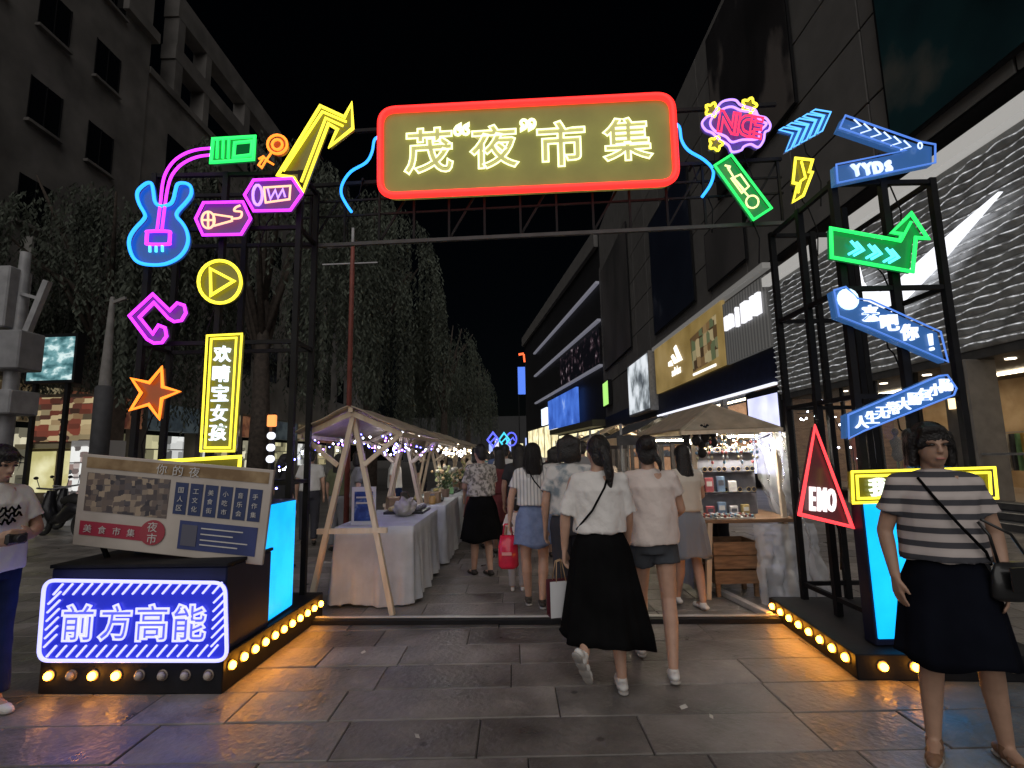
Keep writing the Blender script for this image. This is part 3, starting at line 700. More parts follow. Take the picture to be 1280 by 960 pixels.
# blue light box behind it, glowing on the aisle side
CY = ramp_mat('cyan_lightbox', [(.3, (.0, .30, .80)), (.7, (.01, .47, 1.0))], 'noise', 1.6, .4, emis=1.25)
LBX = thing('blue_lightbox', 'bright cyan light box on the left plinth facing the aisle', 'lightbox', (-1.93, 4.05, .236), R(0))
box('case', M_DARKBOX, LBX, -.98, -.02, .05, .66, 0, .93, .006)
box('lit_face', CY, LBX, -.018, -.004, .06, .65, .03, .915)
RB = thing('bulb_plinth', 'black plinth edged with orange bulbs under the right frame', 'plinth', (2.235, 3.655, 0), R(-4.6))
box('plinth', M_BLACK, RB, 0, 1.22, 0, 1.42, 0, .16, .006)
for i in range(8): bulb(RB, (-.02, .1 + i * .172, .105), (0, 0, -PI / 2), True)
for i, x in enumerate((.16, .36, .56, .76, .96)): bulb(RB, (x, -.02, .09), (0, 0, 0), i < 2)
RBX = thing('blue_lightbox', 'bright cyan light box behind the person in the striped top', 'lightbox', (2.46, 3.76, .165), 0)
box('case', M_DARKBOX, RBX, 0, .56, .02, .14, 0, .98, .006)
box('lit_face', CY, RBX, .015, .545, .004, .018, .05, .965)

# ---- frames
def frame(name, label, xs, ys, z0, z1, rails, diag=True):
    t = thing(name, label, 'frame', (0, 0, 0))
    for x in xs:
        for y in ys:
            B().box(x - .025, x + .025, y - .025, y + .025, z0, z1).build('post', M_BLACK, t)
    for z in rails:
        for y in (ys[0], ys[-1]): B().box(xs[0] + .026, xs[-1] - .026, y - .018, y + .018, z - .018, z + .018).build('rail', M_BLACK, t)
        for x in (xs[0], xs[-1]): B().box(x - .018, x + .018, ys[0] + .026, ys[-1] - .026, z - .018, z + .018).build('side_rail', M_BLACK, t)
    return t
frame('sign_frame', 'tall black steel frame on the right plinth carrying neon signs', (2.62, 3.02, 3.42), (3.95, 4.45, 4.95), .165, 3.66, (.3, 1.9, 2.75, 3.63))
frame('sign_frame', 'tall black steel frame on the left plinth carrying neon signs', (-3.45, -2.75, -2.02), (4.75, 5.15), .24, 4.3, (1.3, 2.6, 3.72, 4.28))
tr = thing('gate_truss', 'long black steel truss spanning the gateway behind the red sign', 'truss', (0, 5.06, 0), math.atan(-.07))
M_TRUSS = mat('truss_steel', (.10, .10, .10), .6, var=.2, spec=.2)
for z in (3.725, 4.4, 5.0):
    B().bar((-2.2, 0, z), (2.75, 0, z), .036).build('chord', M_TRUSS if z < 4 else M_BLACK, tr)
for i in range(14):
    x = -2.1 + i * .37
    B().bar((x, 0, 3.75), (x, 0, 4.38), .022).build('upright', M_BLACK, tr)
    if i % 2 == 0 and i < 13: B().bar((x, .03, 3.75), (x + .37, .03, 4.38), .02).build('brace', M_BLACK, tr)
B().bar((-2.2, .02, 4.05), (2.75, .02, 4.05), .02).build('mesh_wire', M_BLACK, tr); B().bar((-2.2, .02, 4.22), (2.75, .02, 4.22), .02).build('mesh_wire', M_BLACK, tr)
for x in (-1.2, 0, 1.3): B().bar((x, 0, 4.4), (x, 0, 5.0), .03).build('upright', M_BLACK, tr)

# ---- neon signs
SIGNS = {
'guitar':dict(loc=(-2.975, 4.6, 3.947),rz=0.0,items=[('t', 'blue', 1, [(-0.397, 0.17), (-0.448, 0.171), (-0.513, 0.108), (-0.522, 0.044), (-0.491, -0.042), (-0.434, -0.138), (-0.444, -0.19), (-0.512, -0.273), (-0.555, -0.355), (-0.558, -0.438), (-0.52, -0.542), (-0.456, -0.605), (-0.346, -0.632), (-0.209, -0.626), (-0.095, -0.571), (-0.032, -0.49), (-0.012, -0.397), (-0.034, -0.303), (-0.079, -0.229), (-0.133, -0.165), (-0.127, -0.112), (-0.053, -0.019), (-0.014, 0.055), (-0.023, 0.13), (-0.076, 0.167), (-0.146, 0.16), (-0.165, 0.09), (-0.176, 0.016), (-0.202, -0.037), (-0.27, -0.057), (-0.321, -0.045), (-0.354, -0.002), (-0.371, 0.083)]), ('t', 'violet', 0, [(0.144, 0.52), (0.013, 0.507), (-0.106, 0.466), (-0.202, 0.392), (-0.265, 0.285), (-0.291, 0.167), (-0.297, -0.024), (-0.309, -0.293)]), ('t', 'violet', 0, [(0.148, 0.45), (0.038, 0.437), (-0.061, 0.4), (-0.148, 0.337), (-0.212, 0.241), (-0.239, 0.123), (-0.252, -0.036), (-0.263, -0.294)]), ('t', 'violet', 1, [(-0.387, -0.306), (-0.202, -0.31), (-0.186, -0.342), (-0.185, -0.415), (-0.199, -0.435), (-0.377, -0.431), (-0.397, -0.41), (-0.399, -0.327)]), ('t', 'cyan', 0, [(-0.364, -0.452), (-0.359, -0.508)]), ('t', 'cyan', 0, [(-0.306, -0.454), (-0.302, -0.509)]), ('t', 'cyan', 0, [(-0.248, -0.449), (-0.243, -0.506)]), ('t', 'green', 1, [(0.159, 0.614), (0.558, 0.632), (0.556, 0.398), (0.153, 0.374)]), ('t', 'green', 0, [(0.203, 0.617), (0.207, 0.416)]), ('t', 'green', 0, [(0.258, 0.616), (0.262, 0.415)]), ('t', 'green', 0, [(0.311, 0.619), (0.314, 0.414)]), ('t', 'green', 1, [(0.37, 0.57), (0.536, 0.584), (0.533, 0.442), (0.366, 0.424)])],texts=[]),
'key':dict(loc=(-2.237, 4.6, 4.423),rz=0.0,items=[('t', 'orange', 1, [(0.132, 0.068), (0.129, 0.038), (0.117, 0.012), (0.097, -0.009), (0.072, -0.022), (0.043, -0.026), (0.014, -0.021), (-0.012, -0.007), (-0.034, 0.015), (-0.049, 0.042), (-0.054, 0.072), (-0.051, 0.102), (-0.039, 0.128), (-0.019, 0.149), (0.006, 0.162), (0.035, 0.167), (0.064, 0.161), (0.091, 0.147), (0.112, 0.125), (0.127, 0.098)]), ('t', 'orange', 1, [(0.088, 0.067), (0.082, 0.041), (0.065, 0.022), (0.041, 0.015), (0.017, 0.023), (-0.002, 0.042), (-0.01, 0.069), (-0.004, 0.095), (0.013, 0.114), (0.037, 0.12), (0.062, 0.113), (0.08, 0.093)]), ('t', 'orange', 0, [(-0.014, -0.016), (-0.061, -0.092), (-0.098, -0.167), (-0.13, -0.138), (-0.088, -0.069)]), ('t', 'orange', 0, [(-0.132, -0.079), (-0.089, -0.052), (-0.04, -0.103), (0.012, -0.136)])],texts=[]),
'arrow':dict(loc=(-1.869, 4.7, 4.52),rz=0.0,items=[('t', 'yellow', 1, [(-0.357, -0.283), (0.031, 0.439), (0.273, 0.314), (0.34, 0.46), (0.357, 0.192), (0.134, 0.003), (0.206, 0.186), (0.116, 0.246), (-0.109, -0.46), (-0.203, -0.312)]), ('t', 'yellow', 0, [(-0.306, -0.241), (0.053, 0.376), (0.29, 0.264)]), ('t', 'yellow', 0, [(-0.129, -0.356), (0.088, 0.307), (0.259, 0.22)])],texts=[]),
'hexmic':dict(loc=(-2.673, 4.6, 3.756),rz=0.0,items=[('t', 'violet', 1, [(-0.193, 0.16), (0.176, 0.161), (0.258, -0.006), (0.177, -0.16), (-0.18, -0.161), (-0.258, 0.001)]), ('t', 'peach', 1, [(-0.08, -0.016), (-0.084, -0.051), (-0.099, -0.08), (-0.122, -0.095), (-0.148, -0.094), (-0.173, -0.078), (-0.191, -0.049), (-0.199, -0.013), (-0.195, 0.022), (-0.181, 0.051), (-0.158, 0.066), (-0.131, 0.066), (-0.107, 0.049), (-0.088, 0.02)]), ('t', 'peach', 0, [(-0.145, 0.068), (-0.135, -0.097)]), ('t', 'peach', 0, [(-0.197, -0.013), (-0.08, -0.016)]), ('t', 'peach', 1, [(-0.092, 0.042), (0.082, 0.011), (0.084, -0.027), (-0.085, -0.073)]), ('t', 'peach', 0, [(0.083, -0.007), (0.16, 0.004), (0.168, 0.059), (0.102, 0.071), (0.111, 0.104), (0.154, 0.125)])],texts=[]),
'hexdrum':dict(loc=(-2.214, 4.6, 3.983),rz=0.0,items=[('t', 'violet', 1, [(-0.192, 0.15), (0.171, 0.159), (0.271, 0.006), (0.167, -0.158), (-0.177, -0.159), (-0.271, 0.001)]), ('t', 'lilac', 1, [(-0.104, -0.003), (-0.106, -0.046), (-0.117, -0.081), (-0.134, -0.1), (-0.153, -0.099), (-0.172, -0.08), (-0.186, -0.045), (-0.192, -0.001), (-0.19, 0.042), (-0.179, 0.077), (-0.163, 0.096), (-0.143, 0.096), (-0.124, 0.076), (-0.111, 0.041)]), ('t', 'peach', 1, [(-0.09, 0.072), (0.158, 0.084), (0.155, -0.05), (-0.068, -0.079)]), ('t', 'lilac', 0, [(-0.053, 0.055), (-0.025, -0.046), (0.018, 0.045), (0.045, -0.036), (0.088, 0.052), (0.112, -0.024)])],texts=[]),
'play':dict(loc=(-2.669, 4.6, 3.14),rz=0.0,items=[('t', 'yellow', 1, [(0.196, -0.005), (0.193, -0.05), (0.181, -0.093), (0.16, -0.13), (0.131, -0.162), (0.095, -0.185), (0.055, -0.199), (0.012, -0.203), (-0.032, -0.197), (-0.074, -0.182), (-0.112, -0.157), (-0.145, -0.124), (-0.171, -0.086), (-0.188, -0.043), (-0.196, 0.003), (-0.194, 0.048), (-0.182, 0.091), (-0.161, 0.129), (-0.132, 0.161), (-0.096, 0.184), (-0.055, 0.199), (-0.012, 0.203), (0.032, 0.197), (0.075, 0.181), (0.113, 0.156), (0.146, 0.123), (0.172, 0.084), (0.188, 0.04)]), ('t', 'yellow', 1, [(-0.094, 0.127), (0.129, 0.004), (-0.074, -0.127)])],texts=[]),
'note':dict(loc=(-3.218, 4.6, 2.804),rz=0.0,items=[('t', 'violet', 1, [(-0.257, 0.029), (-0.059, 0.23), (0.108, 0.072), (0.171, 0.141), (0.237, 0.118), (0.257, 0.047), (0.221, -0.024), (0.156, -0.034), (0.1, 0.0), (-0.043, 0.15), (-0.164, 0.016), (-0.031, -0.143), (0.016, -0.064), (0.077, -0.089), (0.096, -0.167), (0.058, -0.227), (-0.014, -0.23), (-0.08, -0.192)])],texts=[]),
'star':dict(loc=(-3.189, 4.6, 2.119),rz=0.0,items=[('t', 'orange', 1, [(-0.216, 0.133), (-0.057, 0.094), (0.044, 0.228), (0.065, 0.054), (0.216, 0.009), (0.065, -0.051), (0.055, -0.228), (-0.048, -0.101), (-0.204, -0.146), (-0.123, 0.005)])],texts=[]),
'vertical':dict(loc=(-2.484, 4.4, 2.091),rz=0.0,items=[('t', 'yellow', 1, [(-0.15, 0.494), (0.15, 0.504), (0.137, -0.504), (-0.144, -0.499)]), ('t', 'yellow', 1, [(-0.112, 0.464), (0.104, 0.47), (0.1, -0.475), (-0.109, -0.471)])],texts=[('欢', (-0.015, 0.333), (-0.015, 0.333), 0.148), ('晴', (-0.016, 0.161), (-0.016, 0.161), 0.147), ('宝', (-0.016, -0.008), (-0.016, -0.008), 0.145), ('女', (-0.016, -0.179), (-0.016, -0.179), 0.144), ('孩', (-0.017, -0.342), (-0.017, -0.342), 0.143)]),
'leftbox':dict(loc=(-2.642, 4.4, 1.397),rz=0.0,items=[('t', 'yellow', 1, [(-0.348, 0.115), (0.349, 0.142), (0.343, -0.129), (-0.349, -0.142)])],texts=[]),
'gate':dict(loc=(0.173, 4.938, 4.638),rz=-0.0699,items=[('t', 'red', 1, [(-1.505, 0.495), (1.505, 0.447), (1.498, -0.495), (-1.49, -0.466)])],texts=[('茂', (-0.989, 0.001), (-0.989, 0.001), 0.488), ('夜', (-0.308, 0.007), (-0.308, 0.007), 0.484), ('市', (0.374, -0.004), (0.374, -0.004), 0.479), ('集', (1.038, 0.001), (1.038, 0.001), 0.477), ('“', (-0.643, 0.22), (-0.643, 0.22), 0.181), ('”', (0.043, 0.217), (0.043, 0.217), 0.179)]),
'ribbonL':dict(loc=(-1.537, 5.058, 4.437),rz=-0.0699,items=[('t', 'blue', 0, [(0.197, 0.412), (0.143, 0.375), (0.12, 0.241), (0.058, 0.127), (-0.101, 0.036), (-0.187, -0.092), (-0.197, -0.208), (-0.139, -0.327), (-0.083, -0.412)])],texts=[]),
'ribbonR':dict(loc=(1.853, 4.82, 4.393),rz=-0.0699,items=[('t', 'blue', 0, [(-0.176, 0.405), (-0.12, 0.349), (-0.108, 0.211), (-0.048, 0.094), (0.091, -0.011), (0.176, -0.128), (0.146, -0.269), (0.05, -0.405)])],texts=[]),
'burst':dict(loc=(2.243, 4.7, 4.672),rz=0.0,items=[('t', 'lilac', 1, [(-0.134, 0.235), (-0.057, 0.266), (0.016, 0.26), (0.064, 0.207), (0.193, 0.156), (0.224, 0.091), (0.295, 0.065), (0.333, -0.007), (0.314, -0.063), (0.275, -0.086), (0.253, -0.172), (0.196, -0.242), (0.126, -0.209), (0.058, -0.231), (0.026, -0.27), (-0.063, -0.284), (-0.094, -0.213), (-0.184, -0.147), (-0.238, -0.083), (-0.302, -0.05), (-0.333, 0.022), (-0.285, 0.085), (-0.232, 0.108), (-0.2, 0.14)]), ('t', 'lilac', 1, [(-0.116, 0.17), (-0.026, 0.192), (0.059, 0.15), (0.175, 0.124), (0.249, 0.034), (0.297, 0.001), (0.225, -0.077), (0.196, -0.155), (0.049, -0.16), (-0.055, -0.182), (-0.109, -0.125), (-0.207, -0.068), (-0.253, 0.013), (-0.218, 0.092)]), ('t', 'yellow', 1, [(-0.152, 0.163), (-0.161, 0.148), (-0.178, 0.14), (-0.189, 0.134), (-0.192, 0.121), (-0.196, 0.102), (-0.207, 0.089), (-0.222, 0.093), (-0.233, 0.108), (-0.241, 0.117), (-0.254, 0.115), (-0.271, 0.112), (-0.285, 0.12), (-0.286, 0.137), (-0.276, 0.154), (-0.27, 0.165), (-0.274, 0.177), (-0.282, 0.195), (-0.279, 0.212), (-0.264, 0.218), (-0.247, 0.214), (-0.235, 0.212), (-0.225, 0.221), (-0.212, 0.235), (-0.196, 0.239), (-0.187, 0.225), (-0.186, 0.206), (-0.184, 0.193), (-0.174, 0.187), (-0.159, 0.178)]), ('t', 'yellow', 1, [(0.221, 0.203), (0.212, 0.188), (0.194, 0.179), (0.182, 0.173), (0.179, 0.159), (0.174, 0.139), (0.162, 0.125), (0.146, 0.129), (0.134, 0.145), (0.126, 0.155), (0.113, 0.153), (0.094, 0.15), (0.079, 0.157), (0.079, 0.175), (0.089, 0.193), (0.096, 0.206), (0.091, 0.219), (0.084, 0.237), (0.087, 0.255), (0.103, 0.262), (0.121, 0.258), (0.134, 0.256), (0.144, 0.266), (0.158, 0.28), (0.175, 0.284), (0.185, 0.27), (0.186, 0.249), (0.187, 0.235), (0.198, 0.229), (0.214, 0.219)]), ('t', 'yellow', 1, [(-0.142, -0.196), (-0.151, -0.21), (-0.167, -0.218), (-0.178, -0.224), (-0.181, -0.237), (-0.185, -0.255), (-0.196, -0.268), (-0.211, -0.264), (-0.223, -0.25), (-0.231, -0.241), (-0.243, -0.242), (-0.26, -0.245), (-0.274, -0.238), (-0.274, -0.221), (-0.265, -0.205), (-0.259, -0.193), (-0.263, -0.182), (-0.27, -0.165), (-0.267, -0.148), (-0.253, -0.141), (-0.236, -0.145), (-0.224, -0.147), (-0.214, -0.138), (-0.201, -0.125), (-0.186, -0.121), (-0.176, -0.134), (-0.175, -0.153), (-0.174, -0.166), (-0.164, -0.172), (-0.149, -0.181)])],texts=[('NICE', (-0.142, 0.018), (0.226, -0.061), 0.215)]),
'chevrons':dict(loc=(2.921, 4.7, 4.6),rz=0.0,items=[('t', 'sky', 1, [(-0.261, 0.009), (-0.131, -0.03), (-0.22, -0.219), (-0.166, -0.192), (-0.066, 0.004), (-0.215, 0.035)]), ('t', 'sky', 1, [(-0.18, 0.054), (-0.05, 0.015), (-0.139, -0.174), (-0.086, -0.147), (0.015, 0.05), (-0.133, 0.081)]), ('t', 'sky', 1, [(-0.098, 0.1), (0.032, 0.061), (-0.058, -0.129), (-0.005, -0.102), (0.097, 0.096), (-0.052, 0.127)]), ('t', 'sky', 1, [(-0.017, 0.146), (0.113, 0.107), (0.023, -0.083), (0.077, -0.057), (0.179, 0.142), (0.03, 0.173)]), ('t', 'sky', 1, [(0.065, 0.192), (0.195, 0.152), (0.104, -0.038), (0.158, -0.011), (0.261, 0.188), (0.112, 0.219)])],texts=[]),
'bolt':dict(loc=(2.839, 4.7, 4.084),rz=0.0,items=[('t', 'yellow', 1, [(-0.048, 0.225), (0.115, 0.202), (0.07, 0.081), (0.1, 0.075), (-0.009, -0.16), (-0.115, -0.225), (-0.052, -0.038), (-0.097, -0.029)]), ('t', 'yellow', 0, [(0.005, 0.191), (0.029, 0.022), (-0.02, -0.012), (-0.056, -0.132)])],texts=[]),
'trumpet':dict(loc=(2.258, 4.7, 4.023),rz=0.0,items=[('t', 'green', 1, [(-0.087, 0.334), (0.255, -0.221), (0.075, -0.334), (-0.255, 0.228)]), ('t', 'pale', 1, [(0.137, -0.155), (0.129, -0.182), (0.111, -0.204), (0.085, -0.216), (0.059, -0.215), (0.035, -0.203), (0.021, -0.18), (0.017, -0.152), (0.025, -0.125), (0.044, -0.103), (0.069, -0.091), (0.096, -0.091), (0.119, -0.104), (0.134, -0.127)]), ('t', 'pale', 0, [(-0.158, 0.226), (-0.109, 0.212), (-0.124, 0.171)]), ('t', 'pale', 0, [(-0.134, 0.207), (-0.069, 0.075), (0.01, -0.048), (0.049, -0.102)]), ('t', 'pale', 1, [(-0.105, 0.089), (-0.014, 0.128), (0.057, 0.005), (-0.016, -0.061)]), ('t', 'pale', 0, [(-0.057, 0.061), (0.011, -0.034)])],texts=[]),
'yyds':dict(loc=(2.995, 3.84, 3.867),rz=0.0,items=[('t', 'deep', 1, [(-0.281, 0.287), (0.289, 0.048), (0.404, 0.023), (0.384, -0.133), (-0.404, -0.287), (-0.398, -0.132), (0.165, -0.023), (-0.338, 0.181)]), ('t', 'white', 0, [(-0.217, 0.252), (-0.169, 0.196), (-0.251, 0.17)]), ('t', 'white', 0, [(-0.142, 0.214), (-0.094, 0.158), (-0.176, 0.132)]), ('t', 'white', 0, [(-0.066, 0.176), (-0.018, 0.12), (-0.101, 0.095)]), ('t', 'white', 0, [(0.009, 0.138), (0.057, 0.082), (-0.026, 0.057)]), ('t', 'white', 0, [(0.084, 0.1), (0.132, 0.045), (0.049, 0.019)]), ('t', 'white', 0, [(0.159, 0.062), (0.206, 0.007), (0.124, -0.018)]), ('t', 'white', 1, [(0.299, 0.014), (0.292, -0.005), (0.279, -0.012), (0.268, -0.004), (0.266, 0.015), (0.273, 0.034), (0.286, 0.042), (0.296, 0.033)])],texts=[('YYDS', (-0.272, -0.175), (0.071, -0.142), 0.116)]),
'greenarrow':dict(loc=(2.861, 3.84, 3.079),rz=0.0,items=[('t', 'green', 1, [(-0.361, 0.126), (0.162, 0.015), (0.183, 0.07), (0.107, 0.084), (0.275, 0.236), (0.379, 0.028), (0.287, 0.038), (0.228, -0.236), (-0.379, -0.108)]), ('t', 'cyan', 0, [(-0.219, 0.022), (-0.17, -0.047), (-0.247, -0.087)]), ('t', 'cyan', 0, [(-0.179, 0.013), (-0.13, -0.056), (-0.208, -0.097)]), ('t', 'cyan', 0, [(-0.087, -0.01), (-0.038, -0.079), (-0.115, -0.12)]), ('t', 'cyan', 0, [(-0.047, -0.019), (0.002, -0.088), (-0.076, -0.129)]), ('t', 'cyan', 0, [(0.046, -0.042), (0.094, -0.111), (0.016, -0.152)]), ('t', 'cyan', 0, [(0.085, -0.052), (0.133, -0.12), (0.056, -0.161)]), ('t', 'green', 0, [(0.17, 0.015), (0.205, 0.072), (0.266, 0.167)])],texts=[]),
'arrowup':dict(loc=(2.869, 3.84, 2.436),rz=0.0,items=[('t', 'deep', 1, [(-0.397, 0.273), (-0.306, 0.298), (-0.227, 0.204), (-0.127, 0.189), (0.372, -0.068), (0.397, -0.298), (-0.152, -0.031), (-0.381, 0.07)])],texts=[('来', (-0.126, 0.091), (-0.126, 0.091), 0.126), ('吧', (0.011, 0.014), (0.011, 0.014), 0.126), ('你', (0.152, -0.063), (0.152, -0.063), 0.125), ('！', (0.305, -0.143), (0.305, -0.143), 0.124)]),
'arrowdown':dict(loc=(2.883, 3.84, 1.81),rz=0.0,items=[('t', 'deep', 1, [(-0.406, -0.056), (0.301, 0.222), (0.364, 0.228), (0.419, 0.126), (0.393, 0.077), (-0.303, -0.175), (-0.419, -0.228)])],texts=[('人', (-0.301, -0.108), (-0.301, -0.108), 0.108), ('生', (-0.219, -0.075), (-0.219, -0.075), 0.107), ('无', (-0.137, -0.042), (-0.137, -0.042), 0.107), ('常', (-0.055, -0.01), (-0.055, -0.01), 0.108), ('大', (0.028, 0.023), (0.028, 0.023), 0.108), ('肠', (0.111, 0.056), (0.111, 0.056), 0.108), ('包', (0.194, 0.089), (0.194, 0.089), 0.109), ('小', (0.277, 0.122), (0.277, 0.122), 0.109), ('肠', (0.36, 0.155), (0.36, 0.155), 0.109)]),
'emo':dict(loc=(2.259, 3.88, 1.31),rz=0.0,items=[('t', 'red', 1, [(-0.012, 0.364), (0.187, -0.364), (-0.187, -0.268)])],texts=[('EMO', (-0.113, -0.157), (0.091, -0.176), 0.173)]),
'rightbox':dict(loc=(2.879, 3.72, 1.243),rz=0.0,items=[('t', 'yellow', 1, [(-0.495, 0.102), (0.51, 0.113), (0.5, -0.098), (-0.51, -0.113)]), ('t', 'yellow', 1, [(-0.464, 0.072), (0.47, 0.079), (0.458, -0.066), (-0.472, -0.083)])],texts=[('我', (-0.311, -0.008), (-0.311, -0.008), 0.133)]),
'bluesign':dict(loc=(-2.525, 3.621, 0.477),rz=-0.042,items=[('t', 'ice', 1, [(-0.643, 0.256), (0.603, 0.229), (0.643, -0.256), (-0.631, -0.252)])],texts=[('前', (-0.383, -0.015), (-0.383, -0.015), 0.246), ('方', (-0.13, -0.016), (-0.13, -0.016), 0.245), ('高', (0.121, -0.018), (0.121, -0.018), 0.245), ('能', (0.373, -0.019), (0.373, -0.019), 0.244)]),
'poster':dict(loc=(-2.461, 3.85, 1.167),rz=0.0,items=[('t', 'x', 1, [(-0.679, 0.412), (0.693, 0.264), (0.638, -0.412), (-0.693, -0.232)])],texts=[]),
}
SMOOTH = {('guitar', 'blue'), ('guitar', 'violet'), ('burst', 'lilac'), ('ribbonL', 'blue'), ('ribbonR', 'blue'), ('hexmic', 'peach')}
def neon(key, name, label, r=.017, panel=True, panel_col=None, textmode=None, cat='neon sign', depth=.02, bracket=True, rounded=0.):
    d = SIGNS[key]
    t = thing(name, label, cat, d['loc'], d['rz'])
    first = True; extent = []
    for kind, col, closed, pts in d['items']:
        q = list(pts); extent += q
        if (key, col) in SMOOTH and len(q) > 4: q = crom(q, closed, 4)
        if rounded and first: q = round_poly(q, rounded)
        rr = r * (.66 if not closed else .82)
        if col in ('cyan', 'pale', 'peach', 'white'): rr = r * .62
        B().tube([(a, 0, c) for a, c in q], rr, 8, bool(closed)).build('neon_tube', tube_mat(col), t, smooth=True)
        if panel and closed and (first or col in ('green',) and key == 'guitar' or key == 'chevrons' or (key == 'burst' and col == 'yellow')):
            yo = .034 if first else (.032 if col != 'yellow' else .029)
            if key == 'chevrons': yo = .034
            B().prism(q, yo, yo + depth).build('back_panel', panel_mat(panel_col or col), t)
        first = False
    ex = np.array(extent); lo, hi = ex.min(0), ex.max(0)
    if bracket:
        zc = (lo[1] + hi[1]) / 2; xc = (lo[0] + hi[0]) / 2
        B().bar((xc, .06, zc - .02), (xc, .19, zc - .02), .02).build('bracket', M_BLACK, t)
        sd_ = -1 if d['loc'][0] < 0 else 1
        B().tube([(xc, .07, zc), (xc + .05 * sd_, .12, zc - .16), (xc + .12 * sd_, .16, zc - .2), (xc + .2 * sd_, .17, zc - .45), (xc + .18 * sd_, .18, zc - .7)], .006, 5).build('cable', M_BLACK, t, smooth=True)
    return t
def sign_text(t, key, m, bold=.02, tube=0., scale=1., y=-.004, depth=.01, names='letter', squash=1.):
    for s, A, Bp, h in SIGNS[key]['texts']:
        A = Vector(A); Bq = Vector(Bp)
        if len(s) == 1:
            new_obj(names, text_mesh(s, h * scale, bold, tube, depth), m, t, (A.x, y, A.y))
        else:
            ang = math.atan2(Bq.y - A.y, Bq.x - A.x); n = len(s)
            for i, c in enumerate(s):
                u = (i + .5) / n; p = A.lerp(Bq, u)
                me = text_mesh(c, h * scale, bold, tube, depth)
                o = new_obj(names, me, m, t, (p.x, y, p.y), (0, -ang, 0)); o.scale = (squash, 1, 1)

neon('guitar', 'guitar_neon_sign', 'blue neon guitar sign with purple neck and green head', .019)
neon('key', 'key_neon_sign', 'small orange neon ring and cross sign beside the yellow arrow', .015, panel=True)
neon('arrow', 'arrow_neon_sign', 'yellow neon arrow bent towards the red gate sign', .019)
neon('hexmic', 'microphone_neon_sign', 'purple neon hexagon with a peach microphone inside', .016)
neon('hexdrum', 'drum_neon_sign', 'purple neon hexagon with a lilac and peach drum inside', .016)
neon('play', 'play_neon_sign', 'round yellow neon play button sign', .018)
neon('note', 'note_neon_sign', 'purple neon music note sign tilted on its side', .017)
neon('star', 'star_neon_sign', 'orange neon star sign on the left frame', .017)
t = neon('vertical', 'vertical_neon_sign', 'tall yellow framed neon sign with white characters on the left frame', .011)
M_WCHAR = glow('char_white', (.74, .84, 1), 1.0)
sign_text(t, 'vertical', M_WCHAR, .014, depth=.012, y=.012)
t = neon('leftbox', 'yellow_box_sign', 'low yellow framed box sign behind the tilted notice board', .018)

g = SIGNS['gate']
t = thing('gate_name_sign', 'large red bordered gate sign with outlined pale yellow neon characters', 'gate sign', g['loc'], g['rz'])
gp = round_poly(g['items'][0][3], .17, 8)
B().tube([(a, -.02, c) for a, c in gp], .036, 10, True).build('neon_border', glow('gate_red', (1, .022, .018), 1.7), t, smooth=True)
B().prism(gp, .0, .09).build('back_panel', ramp_mat('gate_panel', [(.3, (.16, .15, .028)), (.7, (.22, .205, .04))], 'noise', 2.2, .35, emis=.42, bump=.05), t)  # panel emission stands in for the letters' light falling on it
M_GCHAR = glow('gate_char', (.92, 1, .50), 1.4)
for s, A, Bp, h in g['texts']:
    q = s in '“”'
    new_obj('letter', text_mesh(s, h * (1.08 if not q else 1.0), .022 if not q else .02, .0095 if not q else .008), M_GCHAR, t, (A[0], -.022, A[1]))
    if not q:
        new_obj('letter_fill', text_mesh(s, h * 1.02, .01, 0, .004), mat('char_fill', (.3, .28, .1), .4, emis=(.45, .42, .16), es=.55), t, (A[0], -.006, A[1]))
neon('ribbonL', 'ribbon_neon', 'curling blue neon ribbon left of the red gate sign', .022, panel=False)
neon('ribbonR', 'ribbon_neon', 'curling blue neon ribbon right of the red gate sign', .022, panel=False)
t = neon('burst', 'burst_neon_sign', 'lilac neon burst sign with red letters and three yellow flowers', .014)
sign_text(t, 'burst', glow('burst_red', (1, .03, .10), 1.2), .03, .009, 1.15, y=-.03, squash=.8)
neon('chevrons', 'chevron_neon_sign', 'pale blue neon block of five chevrons beside the burst sign', .009)
neon('bolt', 'lightning_neon_sign', 'yellow neon lightning bolt sign', .016)
neon('trumpet', 'trumpet_neon_sign', 'tilted green neon frame with a pale trumpet inside', .014)
t = neon('yyds', 'folded_arrow_sign', 'deep blue folded arrow sign with white capital letters', .009, depth=.05)
sign_text(t, 'yyds', glow('yy_white', (.6, .72, 1), 1.0), .03, 0, .85, y=.02, squash=.8)
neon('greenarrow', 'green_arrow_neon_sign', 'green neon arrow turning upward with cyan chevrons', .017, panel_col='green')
t = neon('arrowup', 'blue_band_sign', 'blue lit band sign sloping down with four white characters', .008, depth=.06)
sign_text(t, 'arrowup', M_WCHAR, .012, 0, 1.05, y=.02)
new_obj('white_blossom', B().sphere((0, 0, 0), (.085, .03, .085), 12, 8).mesh('white_blossom', True), glow('blossom', (.6, .85, 1), 1.2), t, (-.285, .02, .205))
t = neon('arrowdown', 'blue_band_sign', 'blue lit band sign sloping up with nine white characters', .008, depth=.06)
sign_text(t, 'arrowdown', M_WCHAR, .010, 0, .88, y=.02)
t = neon('emo', 'red_triangle_neon_sign', 'red neon triangle sign with white capital letters', .017)
sign_text(t, 'emo', glow('emo_white', (1, .86, .86), 1.0), .025, 0, 1.0, y=.005, squash=.36)
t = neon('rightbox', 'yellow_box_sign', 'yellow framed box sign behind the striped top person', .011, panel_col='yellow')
sign_text(t, 'rightbox', glow('box_char', (.8, .95, .75), 1.0), .03, 0, 1., y=.015)
